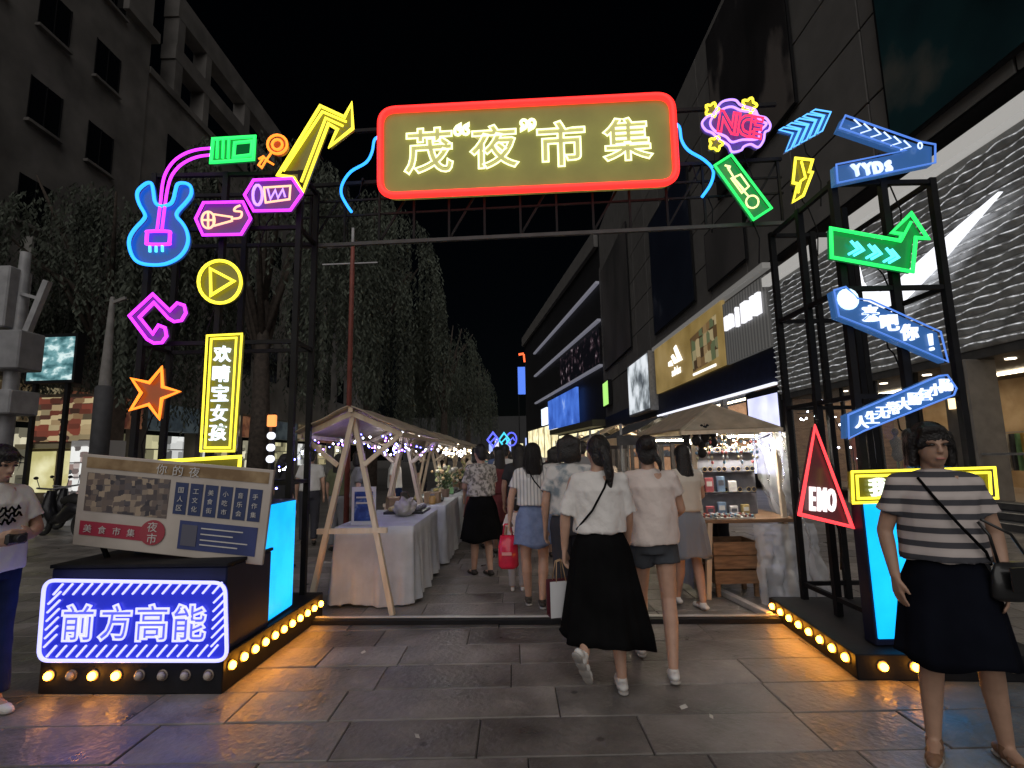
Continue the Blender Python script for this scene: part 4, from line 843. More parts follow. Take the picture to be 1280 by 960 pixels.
# blue sign on the left box
d = SIGNS['bluesign']
t = thing('striped_border_neon_sign', 'white and blue neon sign with diagonal dashes round four outlined characters', 'neon sign', d['loc'], d['rz'])
q4 = d['items'][0][3]; rp = round_poly(q4, .075, 6)
B().tube([(a, -.012, c) for a, c in rp], .012, 8, True).build('neon_border', tube_mat('ice'), t, smooth=True)
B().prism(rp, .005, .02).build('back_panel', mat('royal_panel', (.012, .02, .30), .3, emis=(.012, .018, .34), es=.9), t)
xs = [p[0] for p in q4]; zs = [p[1] for p in q4]; x0, x1, z0, z1 = min(xs) + .03, max(xs) - .03, min(zs) + .02, max(zs) - .02
def dash(a, b_): B().bar((a[0], -.005, a[1]), (b_[0], -.005, b_[1]), .011, .011).build('neon_dash', tube_mat('ice'), t)
for i in range(17):
    x = x0 + .06 + i * (x1 - x0 - .13) / 16
    dash((x + .035, z1 - .005), (x - .025, z1 - .075)); dash((x + .03, z0 + .075), (x - .03, z0 + .005))
for i in range(6):
    z = z0 + .10 + i * (z1 - z0 - .2) / 5
    dash((x0 + .085, z + .045), (x0 + .005, z - .035)); dash((x1 - .005, z + .045), (x1 - .085, z - .035))
for s, A, Bp, h in d['texts']:
    new_obj('letter', text_mesh(s, h * 1.0, .03, .0075), tube_mat('ice'), t, (A[0], -.012, A[1]))
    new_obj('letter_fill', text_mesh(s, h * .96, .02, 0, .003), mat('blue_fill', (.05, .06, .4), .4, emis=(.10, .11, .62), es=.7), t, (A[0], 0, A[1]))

# ---- notice board leaning on the box
d = SIGNS['poster']; pq = d['items'][0][3]
t = thing('notice_board', 'tilted printed notice board with red strip and navy panels on the sign box', 'notice board', d['loc'], R(3))
bm_ = B(); bm_.prism(pq, .0, .03)
base = bm_.build('board', ramp_mat('board_print', [(.35, (.42, .37, .32)), (.65, (.54, .48, .43))], 'noise', 3, .5), t, bevel=.004)
P00, P10, P11, P01 = [Vector(p) for p in (pq[3], pq[2], pq[1], pq[0])]
def bp(u, v): return (P00 * (1 - u) * (1 - v) + P10 * u * (1 - v) + P11 * u * v + P01 * (1 - u) * v)
def bquad(name, u0, u1, v0, v1, m, yy=-.004):
    pts = [bp(u0, v0), bp(u1, v0), bp(u1, v1), bp(u0, v1)]
    return B().prism([(p.x, p.y) for p in pts], yy, yy + .003).build(name, m, t)
bquad('title_strip', .03, .98, .85, .97, ramp_mat('title_print', [(.4, (.20, .12, .05)), (.6, (.36, .25, .13))], 'noise', 6, .5))
bquad('photo', .04, .47, .38, .80, ramp_mat('photo_print', [(.05, (.04, .035, .045)), (.4, (.16, .12, .10)), (.6, (.08, .07, .08)), (.9, (.36, .28, .20))], 'cell', 26, .4))
bquad('red_strip', .03, .36, .12, .27, mat('red_print', (.36, .025, .055), .5, var=.1))
c = bp(.41, .22)
B().lathe([(.088, 0), (.088, .003)], 28).build('red_stamp', mat('red_stamp', (.34, .04, .06), .5), t, loc=(c.x, -.006, c.y), rot=(PI / 2, 0, 0))
c_ = c
M_NAVY = mat('navy_print', (.016, .032, .11), .45, var=.2)
M_PRINTW = mat('white_print', (.60, .58, .56), .5)
def blabel(s, u, v, h, m=M_PRINTW, yy=-.010):
    p = bp(u, v); new_obj('lettering', text_mesh(s, h, 0, 0, .0008), m, t, (p.x, yy, p.y), (0, R(4.8), 0))
for i in range(6):
    u = .50 + i * .078
    bquad('navy_tag', u, u + .066, .44, .78, M_NAVY)
    for j, ch_ in enumerate([('国', '人', '区'), ('工', '文', '化'), ('美', '食', '街'), ('小', '吃', '市'), ('音', '乐', '会'), ('手', '作', '集')][i]):
        blabel(ch_, u + .033, .70 - j * .095, .04)
bquad('navy_panel', .545, .955, .08, .38, mat('navy_print2', (.03, .045, .16), .45, var=.2))
for k, v in enumerate((.31, .25, .19, .14)): bquad('text_line', .66, .66 + (.22, .17, .25, .2)[k], v, v + .012, M_PRINTW, -.0075)
bquad('text_block', .56, .64, .12, .34, mat('grey_print', (.10, .10, .14), .5), -.0075)
for i, ch_ in enumerate('美食市集'): blabel(ch_, .075 + i * .075, .195, .055)
for i, ch_ in enumerate('你的夜'): blabel(ch_, .42 + i * .085, .905, .075)
for i, ch_ in enumerate('夜市'): new_obj('lettering', text_mesh(ch_, .07, 0, 0, .0008), M_PRINTW, t, (c_.x, -.0115, c_.y + .04 - i * .08), (0, R(4.8), 0))
for u in (.12, .88):
    p = bp(u, .1); B().bar((p.x, .03, p.y), (p.x, .16, -.39), .025).build('easel_leg', M_BLACK, t)

# ================================================================== STALLS
def wooden_stall(label, loc, first=False):
    """A-frame timber stall, 0.95 wide (x), 2.5 long (y), gabled canvas roof"""
    t = thing('wooden_stall', label, 'market stall', loc, 0, 'wooden gabled stalls in the left row')
    L = 2.45
    for y in (0, L):
        B().bar((-.40, y, 0), (.015, y, 2.0), .05, .065).build('leg', M_WOOD, t, bevel=.004)
        B().bar((.42, y + .01, 0), (-.015, y + .04, 1.98), .05, .065).build('leg', M_WOOD, t, bevel=.004)
        B().bar((0, y - .04, 1.96), (-.50, y - .04, 1.74), .04, .055).build('rafter', M_WOOD, t, bevel=.003)
        B().bar((0, y - .04, 1.96), (.50, y - .04, 1.74), .04, .055).build('rafter', M_WOOD, t, bevel=.003)
        B().bar((-.47, y - .04, 1.72), (-.13, y - .04, 1.44), .035, .045).build('brace', M_WOOD, t, bevel=.003)
        B().bar((.47, y - .04, 1.72), (.13, y - .04, 1.44), .035, .045).build('brace', M_WOOD, t, bevel=.003)
    B().bar((0, -.1, 1.99), (0, L + .1, 1.99), .045).build('ridge', M_WOOD, t)
    B().bar((-.33, 0, .80), (.36, 0, .80), .04, .05).build('cross_rail', M_WOOD, t)
    for s in (-1, 1):
        B().bar((s * .50, -.1, 1.735), (s * .50, L + .1, 1.735), .04).build('eave_rail', M_WOOD, t)
        # sagging canvas
        bb = B(); n, mm = 10, 12
        g_ = [[bb.bm.verts.new((s * (.02 + .52 * i / n), -.14 + (L + .28) * j / mm, 2.03 - .25 * i / n - .035 * math.sin(PI * i / n) * abs(math.sin(PI * 2 * j / mm)) + .006 * math.sin(j * 5 + i))) for j in range(mm + 1)] for i in range(n + 1)]
        for i in range(n):
            for j in range(mm): bb.bm.faces.new((g_[i][j], g_[i + 1][j], g_[i + 1][j + 1], g_[i][j + 1]))
        o = bb.build('canvas', M_CANVAS, t, smooth=True)
        md = o.modifiers.new('thick', 'SOLIDIFY'); md.thickness = .012
    return t

def draped_table(label, loc, w, l, h, seed, m=M_CLOTH):
    t = thing('draped_table', label, 'table', loc, 0, 'cloth covered stall tables')
    rnd = random.Random(seed); ph = [rnd.uniform(0, 6.3) for _ in range(6)]
    bb = B(); per = []
    nx, ny = 36, 64
    for i in range(nx): per.append((-w / 2 + w * i / nx, -l / 2, 0, -1))
    for i in range(ny): per.append((w / 2, -l / 2 + l * i / ny, 1, 0))
    for i in range(nx): per.append((w / 2 - w * i / nx, l / 2, 0, 1))
    for i in range(ny): per.append((-w / 2, l / 2 - l * i / ny, -1, 0))
    n = len(per); rows = []
    for k in range(9):
        v = k / 8; row = []
        for i, (x, y, nxn, nyn) in enumerate(per):
            s = i / n * 2 * PI
            f = v * (.022 * math.sin(9 * s + ph[0]) + .018 * math.sin(19 * s + ph[1]) + .014 * math.sin(37 * s + ph[2])) + .03 * v
            row.append(bb.bm.verts.new((x + nxn * f, y + nyn * f, h - v * (h - .025 - .015 * math.sin(5 * s + ph[3])))))
        rows.append(row)
    for a, c in zip(rows, rows[1:]):
        for i in range(n): bb.bm.faces.new((a[i], a[(i + 1) % n], c[(i + 1) % n], c[i]))
    bb.bm.faces.new(rows[0])
    bb.build('cloth', m, t, smooth=True).data.polygons[-1].use_smooth = False
    lg = B()
    for sx in (-1, 1):
        for sy in (-1, 1): B().box(sx * (w / 2 - .06) - .02, sx * (w / 2 - .06) + .02, sy * (l / 2 - .06) - .02, sy * (l / 2 - .06) + .02, 0, h - .01).build('leg', M_GREYMETAL, t)
    return t
ORD = ['nearest', 'second', 'third', 'fourth', 'fifth', 'sixth', 'seventh']
st0 = None
for i in range(7):
    y0 = 5.28 + i * 2.75; x0 = -1.62 + (.0 if i == 0 else .03 * ((i * 3) % 3 - 1))
    lab = '%s wooden gabled stall of the left row counted from the gate' % ORD[i]
    if st0 is None: st0 = wooden_stall(lab, (x0, y0, 0))
    else:
        s_ = copy_tree(st0); s_.location = (x0, y0, 0); s_.rotation_euler.z = R([0, 1, -1, .5, -.6, 1, 0][i]); s_['label'] = lab
tb = None
for i in range(7):
    lab = '%s white cloth draped table along the left stall aisle' % ORD[i]
    y0 = 6.45 + i * 2.05
    if tb is None: tb = draped_table(lab, (-1.47, y0, 0), .82, 1.75, .80, 4)
    else:
        s_ = copy_tree(tb); s_.location = (-1.42 + .02 * (i % 3), y0, 0); s_['label'] = lab; s_.scale = (1, 1, 1.0 + .02 * (i % 2)); s_.rotation_euler.z = PI * (i % 2) + R(i % 3 - 1)
# framed price sign on the first table
t = thing('table_sign', 'white framed blue picture sign standing on the nearest stall table', 'sign', (-1.63, 5.75, .80))
box('frame', mat('sign_frame_white', (.66, .66, .68), .5), t, -.13, .13, 0, .02, .0, .40)
box('picture', ramp_mat('blue_picture', [(.4, (.012, .03, .17)), (.55, (.03, .07, .30)), (.7, (.35, .42, .6))], 'noise', 9, .35), t, -.10, .10, -.006, -.001, .04, .35)
for k, z in enumerate((.28, .22)): box('text_line', M_PRINTW, t, -.08, .08, -.010, -.007, z, z + .018)
B().bar((0, .02, .3), (0, .14, .005), .015).build('strut', M_GREYMETAL, t)
# goods on the tables, each a thing
def jar(loc, label, c):
    t = thing('goods_jar', label, 'jar', loc)
    B().lathe([(.045, 0), (.05, .03), (.05, .11), (.03, .13)], 12).build('jar_body', mat('jar_' + str(c), c, .3, var=.2), t, smooth=True)
    B().lathe([(.034, .131), (.034, .155)], 12).build('lid', M_GREYMETAL, t)
def tray(loc, label, c, rz=0):
    t = thing('goods_tray', label, 'tray', loc, rz)
    box('tray', mat('tray_dark', (.03, .03, .035), .5), t, -.25, .25, -.3, .3, 0, .03)
    for i in range(12):
        B().sphere((0, 0, 0), (.05, .05, .035), 8, 6).build('trinket', mat('trk%d' % (i % 3), [c, (.6, .55, .45), (.2, .2, .22)][i % 3], .35), t, loc=(-.16 + (i % 3) * .16, -.22 + (i // 3) * .14, .06))
tray((-1.40, 7.0, .801), 'dark goods tray on the far end of the nearest stall table', (.6, .5, .2))
tray((-1.40, 8.6, .81), 'dark goods tray on the second stall table', (.3, .5, .6), .1)
tray((-1.38, 10.7, .805), 'dark goods tray on the third stall table', (.6, .3, .35), -.1)
jar((-1.22, 7.9, .81), 'small amber jar at the edge of the second stall table', (.5, .3, .1)); jar((-1.2, 10.1, .805), 'small green jar at the edge of the third stall table', (.2, .4, .2))
# fabric bolster bag on the first table
t = thing('cloth_bag', 'crumpled pale bag lying on the nearest stall table', 'bag', (-1.35, 6.55, .80))
bb = B(); res = bmesh.ops.create_icosphere(bb.bm, subdivisions=4, radius=1)
for v in bb.bm.verts:
    nn = mnoise.noise(v.co * 2.2) * .25
    v.co = Vector((v.co.x * .13, v.co.y * .2, max(0, v.co.z * .11 + .10))) * (1 + nn)
bb.build('bag_body', mat('bag_pale', (.5, .48, .44), .8, var=.2, vscale=9), t, smooth=True)
B().tube([(-.05, -.05, .2), (-.04, -.02, .28), (.02, .02, .29), (.05, .05, .21)], .008, 6).build('handle', mat('bag_handle', (.1, .07, .05), .6), t, smooth=True)
# potted flowers on the tables
M_PETAL = [mat('petal%d' % i, c, .7, var=.2) for i, c in enumerate([(.75, .72, .62), (.7, .5, .3), (.6, .62, .3)])]
def flowers(loc, label, seed, s=1.):
    rnd = random.Random(seed); t = thing('flower_pot', label, 'flowers', loc)
    B().lathe([(.05 * s, 0), (.07 * s, .12 * s), (.075 * s, .13 * s)], 12).build('pot', mat('pot_clay', (.3, .2, .15), .7, var=.2), t, smooth=True)
    st = B(); lf = B(); fl = [B() for _ in range(3)]
    for i in range(26):
        a = rnd.uniform(0, 2 * PI); r_ = rnd.uniform(.02, .22) * s; h = rnd.uniform(.25, .5) * s
        e = (math.cos(a) * r_, math.sin(a) * r_, h)
        st.tube([(0, 0, .12 * s), (e[0] * .5, e[1] * .5, h * .7), e], .004 * s, 4)
        fl[i % 3].sphere(e, rnd.uniform(.022, .038) * s, 7, 5)
        for k in range(2):
            q = Vector((math.cos(a + k) * r_ * .8, math.sin(a + k) * r_ * .8, h * rnd.uniform(.5, .8)))
            lf.quad(q, q + Vector((.03 * s, .02 * s, .02)), q + Vector((.05 * s, .05 * s, .05 * s)), q + Vector((0, .04 * s, .03)))
    st.build('stem', mat('stem_g', (.06, .1, .04), .7), t); tag(lf.build('leaves', mat('leaf_g', (.07, .12, .05), .7), t), kind='stuff')
    for i in range(3): tag(fl[i].build('blossoms', M_PETAL[i], t, smooth=True), kind='stuff')
flowers((-1.2, 9.25, .81), 'bushy pale flowers in a clay pot on the second draped table', 2, 1.1)
flowers((-1.15, 11.6, .81), 'pale flowers in a clay pot on the third draped table end', 5, 1.0)
flowers((-1.15, 13.6, .81), 'warm toned flowers in a clay pot on the fourth draped table', 8, 1.2)

# fairy lights
def fairy(label, pts, cols, n, r=.014, s=3.0, sag=.12, seed=0):
    rnd = random.Random(seed)
    t = thing('fairy_lights', label, 'string lights', (0, 0, 0))
    P = [Vector(p) for p in pts]; path = []
    for a, b_ in zip(P, P[1:]):
        for k in range(10):
            u = k / 10; q = a.lerp(b_, u); q.z -= sag * 4 * u * (1 - u); path.append(q)
    path.append(P[-1])
    B().tube(path, .004, 4).build('cable', M_BLACK, t)
    bs = [B() for _ in cols]
    for i in range(n):
        q = path[int(i / n * (len(path) - 1))].lerp(path[min(len(path) - 1, int(i / n * (len(path) - 1)) + 1)], rnd.random())
        bs[i % len(cols)].sphere(q + Vector((rnd.uniform(-.05, .05), rnd.uniform(-.05, .05), rnd.uniform(-.10, .03))), r * rnd.uniform(.6, 1.25), 6, 4)
    for b_, (nm, c) in zip(bs, cols): tag(b_.build('tiny_bulbs', glow('fairy_' + nm, c, s), t), kind='stuff')
PURP = [('purple', (.30, .10, 1.0)), ('indigo', (.12, .12, 1.0)), ('cold', (.75, .8, 1))]
WARM = [('warm', (1, .78, .45)), ('cream', (1, .9, .7))]
fairy('purple fairy lights strung under the nearest stall roof', [(-2.05, 5.3, 1.70), (-1.65, 5.6, 1.8), (-1.2, 5.6, 1.68), (-1.6, 6.6, 1.8), (-1.15, 7.6, 1.68)], PURP, 80, .009, 24, .1, 1)
fairy('purple fairy lights trailing off the left eave of the nearest stall', [(-2.05, 5.3, 1.72), (-2.5, 5.6, 1.45), (-2.75, 5.7, .95), (-2.8, 5.75, .6)], [('cold', (.75, .8, 1)), ('indigo', (.12, .12, 1.0))], 34, .009, 5, .06, 4)
fairy('cold white fairy lights under the second and third stall roofs', [(-1.15, 8.1, 1.70), (-1.15, 10.5, 1.70), (-1.2, 13, 1.7)], [('cold', (.75, .8, 1)), ('warm', (1, .78, .45))], 70, .011, 6, .1, 2)
fairy('warm fairy lights hanging along the far left stalls', [(-1.15, 13.2, 1.72), (-1.15, 17, 1.72), (-1.1, 20, 1.72), (-1.1, 24, 1.72)], WARM, 80, .016, 8, .1, 3)
fairy('white fairy lights draped on the post beside the red triangle sign', [(2.93, 5.35, 1.88), (3.15, 5.2, 2.0), (3.3, 5.1, 1.5), (3.28, 5.1, 1.1)], [('cold', (.75, .8, 1))], 22, .009, 5, .05, 6)
# lamps over the left tables
def strip_lamp(label, loc, l, c, s, rz=0):
    t = thing('strip_lamp', label, 'lamp', loc, rz)
    box('housing', M_GREYMETAL, t, -.03, .03, -l / 2, l / 2, .02, .05)
    box('lit_tube', glow('strip_' + label[:12], c, s), t, -.022, .022, -l / 2 + .02, l / 2 - .02, 0, .018)
strip_lamp('white strip lamp under the second stall ridge', (-1.55, 9.2, 1.86), 1.0, (1, .93, .84), 40)
strip_lamp('cool strip lamp at the back of the nearest stall ridge', (-1.6, 7.2, 1.86), .6, (.85, .85, 1), 26)
strip_lamp('warm strip lamp under the fourth stall ridge', (-1.55, 14.7, 1.86), 1.0, (1, .85, .62), 45)
strip_lamp('pale strip lamp under the sixth stall ridge', (-1.55, 20.2, 1.86), 1.2, (1, .9, .75), 40)

# ---- goods stall on the right
t = thing('goods_stall', 'right hand goods stall with hipped canvas roof and clear plastic sheet', 'market stall', (2.42, 5.72, 0))
G = t
for x in (-.5, .5):
    for y in (0, 1.9): B().bar((x * .96, y, 0), (x * .9, y, 1.78), .05).build('post', M_WOOD, t, bevel=.004)
B().bar((-.1, .3, 2.02), (-.1, 1.7, 2.02), .05).build('ridge', M_WOOD, t)
cor = [(-.62, -.12, 1.74), (.46, -.12, 1.76), (.5, 2.05, 1.76), (-.62, 2.05, 1.74)]; r0, r1 = (-.1, .3, 2.06), (-.1, 1.7, 2.06)
for nm, pts in (('canvas', (cor[0], cor[1], r0)), ('canvas', (cor[1], cor[2], r1, r0)), ('canvas', (cor[2], cor[3], r1)), ('canvas', (cor[3], cor[0], r0, r1))):
    o = B().quad(*pts).build(nm, M_CANVAS, t); md = o.modifiers.new('thick', 'SOLIDIFY'); md.thickness = .015
for a, b_ in ((cor[0], cor[1]), (cor[1], cor[2]), (cor[0], r0), (cor[1], r0)): B().bar(Vector(a) - Vector((0, 0, .03)), Vector(b_) - Vector((0, 0, .03)), .04).build('rafter', M_WOOD, t)
box('counter', M_WOOD_D, t, -.55, .6, -.08, 1.5, .755, .795, .004)
B().bar((-.44, -.1, 0), (-.36, -.06, .76), .05).build('front_leg', M_WOOD, t)
for z in (1.05, 1.28, 1.5): box('shelf', mat('display_dark', (.03, .03, .04), .5), t, -.30, .32, .28, .36, z - .012, z)
box('display_back', mat('display_back', (.22, .22, .25), .6, var=.3), t, -.34, .36, .37, .40, .80, 1.56)
# hanging curtain on the stall's aisle side
bb = B(); prev = None
for k in range(30):
    u = k / 29; x = -.53 - .02 * math.sin(u * 26) ; yv = -.05 + 1.4 * u
    c = (bb.bm.verts.new((x, yv, .75)), bb.bm.verts.new((x - .03 + .03 * math.sin(u * 19), yv, .08)))
    if prev: bb.bm.faces.new((prev[0], prev[1], c[1], c[0]))
    prev = c
o = bb.build('skirt_cloth', mat('grey_blue_cloth', (.26, .28, .33), .9, var=.1), t, smooth=True)
# sunglasses and trinkets on the display, each its own thing
M_LENS = mat('lens', (.02, .02, .03), .1, spec=.8); M_GOLD = mat('gold_wire', (.6, .45, .2), .3, .8)
def glasses(loc, label):
    g_ = thing('sunglasses', label, 'sunglasses', loc, 0, 'sunglasses on the goods stall shelves')
    for s in (-1, 1):
        B().lathe([(.024, 0), (.024, .004)], 12).build('lens', M_LENS, g_, loc=(s * .03, 0, 0), rot=(PI / 2, 0, 0))
        B().tube([(s * .03 + .026 * math.cos(a), -.004, .026 * math.sin(a)) for a in np.linspace(0, 2 * PI, 12, endpoint=False)], .003, 5, True).build('rim', M_GOLD, g_)
        B().bar((s * .056, 0, .005), (s * .056, .08, .0), .004).build('temple', M_GOLD, g_)
RW = ['lower', 'middle', 'upper']
for r_, z in enumerate((1.05, 1.28, 1.5)):
    for i in range(4):
        glasses((2.42 - .22 + i * .16, 5.72 + .27, z + .03), 'sunglasses on the %s stall shelf, %s from the aisle' % (RW[r_], ['first', 'second', 'third', 'fourth'][i]))
def toy(loc, label, c, s=1.):
    g_ = thing('hanging_toy', label, 'toy', loc, 0, 'dark plush toys hung under the goods stall roof')
    m_ = mat('plush%d' % int(c[0] * 100), c, .95, bump=.5, bscale=60)
    B().sphere((0, 0, -.05 * s), (.045 * s, .04 * s, .055 * s)).build('toy_body', m_, g_, smooth=True)
    B().sphere((0, 0, .03 * s), .038 * s).build('toy_head', m_, g_, smooth=True)
    for sg in (-1, 1): B().sphere((sg * .03 * s, 0, .065 * s), .016 * s, 8, 6).build('ear', m_, g_, smooth=True)
    B().tube([(0, 0, .06 * s), (0, 0, .09 * s)], .002, 4).build('cord', M_BLACK, g_)
for i, (x, z) in enumerate(((1.86, 1.62), (1.97, 1.68), (2.08, 1.72), (2.17, 1.66), (2.05, 1.55))):
    toy((x, 5.62 + .02 * i, z), ['black plush toy nearest the aisle under the right stall roof', 'black plush toy second from the aisle under the stall roof', 'black plush toy third and highest under the stall roof', 'black plush toy furthest from the aisle under the stall roof', 'black plush toy hung lowest under the right stall roof'][i], (.012, .011, .012), 1.05)
rndg = random.Random(4)
WH = ['front left', 'front middle', 'front right', 'back left', 'back middle', 'back right']
for i in range(6):
    x = 2.02 + (i % 3) * .22; yv = 5.72 + (0.0 if i < 3 else .14)
    g_ = thing('trinket_tray', 'small tray of shiny trinkets on the goods counter, %s one' % WH[i], 'tray', (x, yv, .797), 0, 'trinket trays on the goods counter')
    box('tray', mat('tray_pale', (.5, .48, .45), .5), g_, -.095, .095, -.06, .06, 0, .012)
    for k in range(9):
        B().sphere((0, 0, 0), .018 * rndg.uniform(.7, 1.2), 7, 5).build('trinket', mat('gem%d' % (k % 4), [(.7, .65, .5), (.5, .15, .12), (.25, .4, .55), (.75, .75, .75)][k % 4], .2, .3), g_, loc=(-.07 + (k % 3) * .07, -.04 + (k // 3) * .04, .028))
for i in range(10):
    x = 1.98 + (i % 5) * .16; z = 1.60 - .05 * (i % 2); yv = 5.66 + .1 * (i // 5)
    g_ = thing('hanging_charm', ['first', 'second', 'third', 'fourth', 'fifth'][i % 5] + (' charm string from the aisle in the front row under the stall roof' if i < 5 else ' charm string from the aisle in the back row under the stall roof'), 'charm', (x, yv, z), 0, 'charm strings under the goods stall roof')
    B().tube([(0, 0, .12), (.004, 0, 0), (-.004, 0, -.2)], .0025, 4).build('cord', M_GOLD, g_)
    for k in range(5): B().sphere((0, 0, 0), (.016, .012, .018), 8, 6).build('charm', mat('charm%d' % ((i + k) % 4), [(.7, .62, .4), (.65, .2, .2), (.6, .62, .66), (.2, .35, .5)][(i + k) % 4], .25, .2), g_, loc=(rndg.uniform(-.008, .008), 0, .06 - k * .055))
for i in range(9):
    x = 2.06 + (i % 5) * .13; z = .80 + (.0 if i < 5 else .262)
    h_ = rndg.uniform(.10, .17)
    g_ = thing('boxed_trinket', ['first', 'second', 'third', 'fourth', 'fifth'][i % 5] + (' upright gift box from the aisle behind the trinket trays' if i < 5 else ' upright gift box from the aisle on the lower display shelf'), 'box', (x, 5.72 + (.24 if i < 5 else .23), z), rndg.uniform(-.2, .2), 'gift boxes on the goods stall')
    box('carton', mat('carton%d' % (i % 5), [(.62, .58, .5), (.5, .12, .14), (.2, .3, .45), (.7, .68, .66), (.5, .38, .15)][i % 5], .5, var=.15, vscale=20), g_, -.045, .045, -.02, .02, 0, h_, .003)
    box('sticker', mat('sticker%d' % (i % 2), [(.75, .74, .7), (.1, .1, .12)][i % 2], .5), g_, -.03, .03, -.0235, -.0205, h_ * .4, h_ * .75)
for i, (x, yv, lab) in enumerate(((-1.25, 8.15, 'stacked cardboard box at the near end of the second table'), (-1.3, 12.2, 'stacked cardboard box at the near end of the fourth table'), (-1.62, 7.25, 'open cardboard box behind the pale bag on the nearest table'))):
    g_ = thing('cardboard_box', lab, 'box', (x, yv, .815), .2 * i)
    box('carton', mat('card_brown', (.36, .25, .15), .8, var=.15), g_, -.11, .11, -.14, .14, 0, .16, .004)
    box('tape', mat('tape_tan', (.5, .4, .25), .4), g_, -.02, .02, -.141, .141, .161, .163)
t = thing('wooden_crate', 'slatted wooden crate under the goods stall counter', 'crate', (2.32, 5.85, 0))
for z in (.26, .41, .55):
    box('plank', M_WOOD_D, t, -.24, .24, -.2, -.18, z - .12, z + .01); box('plank', M_WOOD_D, t, -.24, .24, .18, .2, z - .12, z + .01)
    box('side_plank', M_WOOD_D, t, -.24, -.22, -.178, .178, z - .12, z + .01); box('side_plank', M_WOOD_D, t, .22, .24, -.178, .178, z - .12, z + .01)
box('bottom', M_WOOD_D, t, -.218, .218, -.178, .178, .15, .17)
for x in (-.2, .2):
    for y_ in (-.15, .15): box('leg', M_WOOD_D, t, x - .02, x + .02, y_ - .02, y_ + .02, 0, .15)
# clear plastic sheet hanging over the right side
t = thing('plastic_sheet', 'crumpled clear plastic sheet draped down the side of the goods stall', 'plastic sheet', (2.86, 5.5, 0))
pm_ = bpy.data.materials.new('clear_plastic'); pm_.use_nodes = True
bs = pm_.node_tree.nodes['Principled BSDF']; bs.inputs['Base Color'].default_value = (.82, .84, .88, 1); bs.inputs['Roughness'].default_value = .2; bs.inputs['Alpha'].default_value = .42; bs.inputs['Coat Weight'].default_value = .6
bb = B(); nu, nv = 36, 44; gr = []
for i in range(nu + 1):
    row = []
    for j in range(nv + 1):
        u, v = i / nu, j / nv; fl_ = (1 - v) ** .7
        x = -.02 + .28 * (1 - v) ** 1.2 * (.4 + u) + .06 * mnoise.noise(Vector((u * 7, v * 4, 1))) * 2 * (1.2 - v) + .03 * mnoise.noise(Vector((u * 17, v * 13, 4)))
        yv = -.1 + .95 * u - .18 * (1 - v) + .06 * mnoise.noise(Vector((u * 9, v * 5, 5))) + .03 * mnoise.noise(Vector((u * 19, v * 15, 8)))
        row.append(bb.bm.verts.new((x, yv, .02 + 1.68 * v)))
    gr.append(row)
for i in range(nu):
    for j in range(nv): bb.bm.faces.new((gr[i][j], gr[i + 1][j], gr[i + 1][j + 1], gr[i][j + 1]))
bb.build('sheet', pm_, t, smooth=True, normals=False)
bb = B(); prev = None; gr = []
for i in range(31):
    row = []
    for j in range(31):
        u, v = i / 30, j / 30
        row.append(bb.bm.verts.new((-.42 + .62 * u + .1 * (1 - v) * (u - .3), -.02 - .12 * (1 - v) + .09 * mnoise.noise(Vector((u * 9, v * 4, 9))) * (1.3 - v) + .03 * mnoise.noise(Vector((u * 20, v * 16, 2))), .02 + .74 * v)))
    gr.append(row)
for i in range(30):
    for j in range(30): bb.bm.faces.new((gr[i][j], gr[i + 1][j], gr[i + 1][j + 1], gr[i][j + 1]))
bb.build('front_flap', pm_, t, smooth=True, normals=False)
strip_lamp('bright white lamp over the goods stall display', (2.55, 5.82, 1.66), .36, (1, .93, .82), 170, PI / 2)
strip_lamp('warm lamp at the back of the goods stall', (2.2, 7.0, 1.66), .6, (1, .82, .58), 80, PI / 2)
fairy('warm fairy lights tangled under the goods stall roof', [(1.9, 5.7, 1.66), (2.3, 5.75, 1.72), (2.8, 5.7, 1.68), (2.4, 6.6, 1.75)], WARM, 50, .010, 5, .08, 9)
# further stalls on the right: dark awning and canvas roofed ones
def canopy_stall(label, loc, w, l, col, h=2.0, lamp=None):
    t = thing('canopy_stall', label, 'market stall', loc, 0, 'canopy stalls on the right of the aisle')
    for x in (-w / 2, w / 2):
        for y_ in (0, l): B().bar((x, y_, 0), (x, y_, h - .12), .04).build('post', M_GREYMETAL, t)
    n = 12; bb = B(); g_ = [[bb.bm.verts.new((-w / 2 - .1 + (w + .2) * i / n, -.1 + (l + .2) * j / 6, h - .35 * abs(i / n - .5) * 2 - .04 * math.sin(PI * 2 * i / n) ** 2)) for j in range(7)] for i in range(n + 1)]
    for i in range(n):
        for j in range(6): bb.bm.faces.new((g_[i][j], g_[i + 1][j], g_[i + 1][j + 1], g_[i][j + 1]))
    o = bb.build('canopy', col, t, smooth=True); md = o.modifiers.new('thick', 'SOLIDIFY'); md.thickness = .012
    box('valance', col, t, -w / 2 - .1, w / 2 + .1, -.125, -.105, h - .5, h - .33)
    box('counter', M_WOOD_D, t, -w / 2, w / 2, .1, l - .1, .72, .78); box('counter_cloth', M_CLOTH, t, -w / 2 - .012, -w / 2 - .002, .1, l - .1, .06, .775)
    if lamp: box('lamp', glow('canopy_lamp', (1, .86, .6), 28), t, -w / 3, w / 3, .4, .46, h - .36, h - .32)
    return t
M_DKCAN = mat('dark_canopy', (.05, .05, .055), .8, var=.3)
canopy_stall('dark canopy stall just behind the lit goods stall', (2.6, 9.2, 0), 1.4, 2.4, M_DKCAN, 2.15, True)
canopy_stall('tan canopy stall third along the right aisle', (2.5, 12.2, 0), 1.4, 2.4, M_CANVAS, 2.2, True)
canopy_stall('dark canopy stall fourth along the right aisle', (2.5, 15.2, 0), 1.4, 2.4, M_DKCAN, 2.15, True)
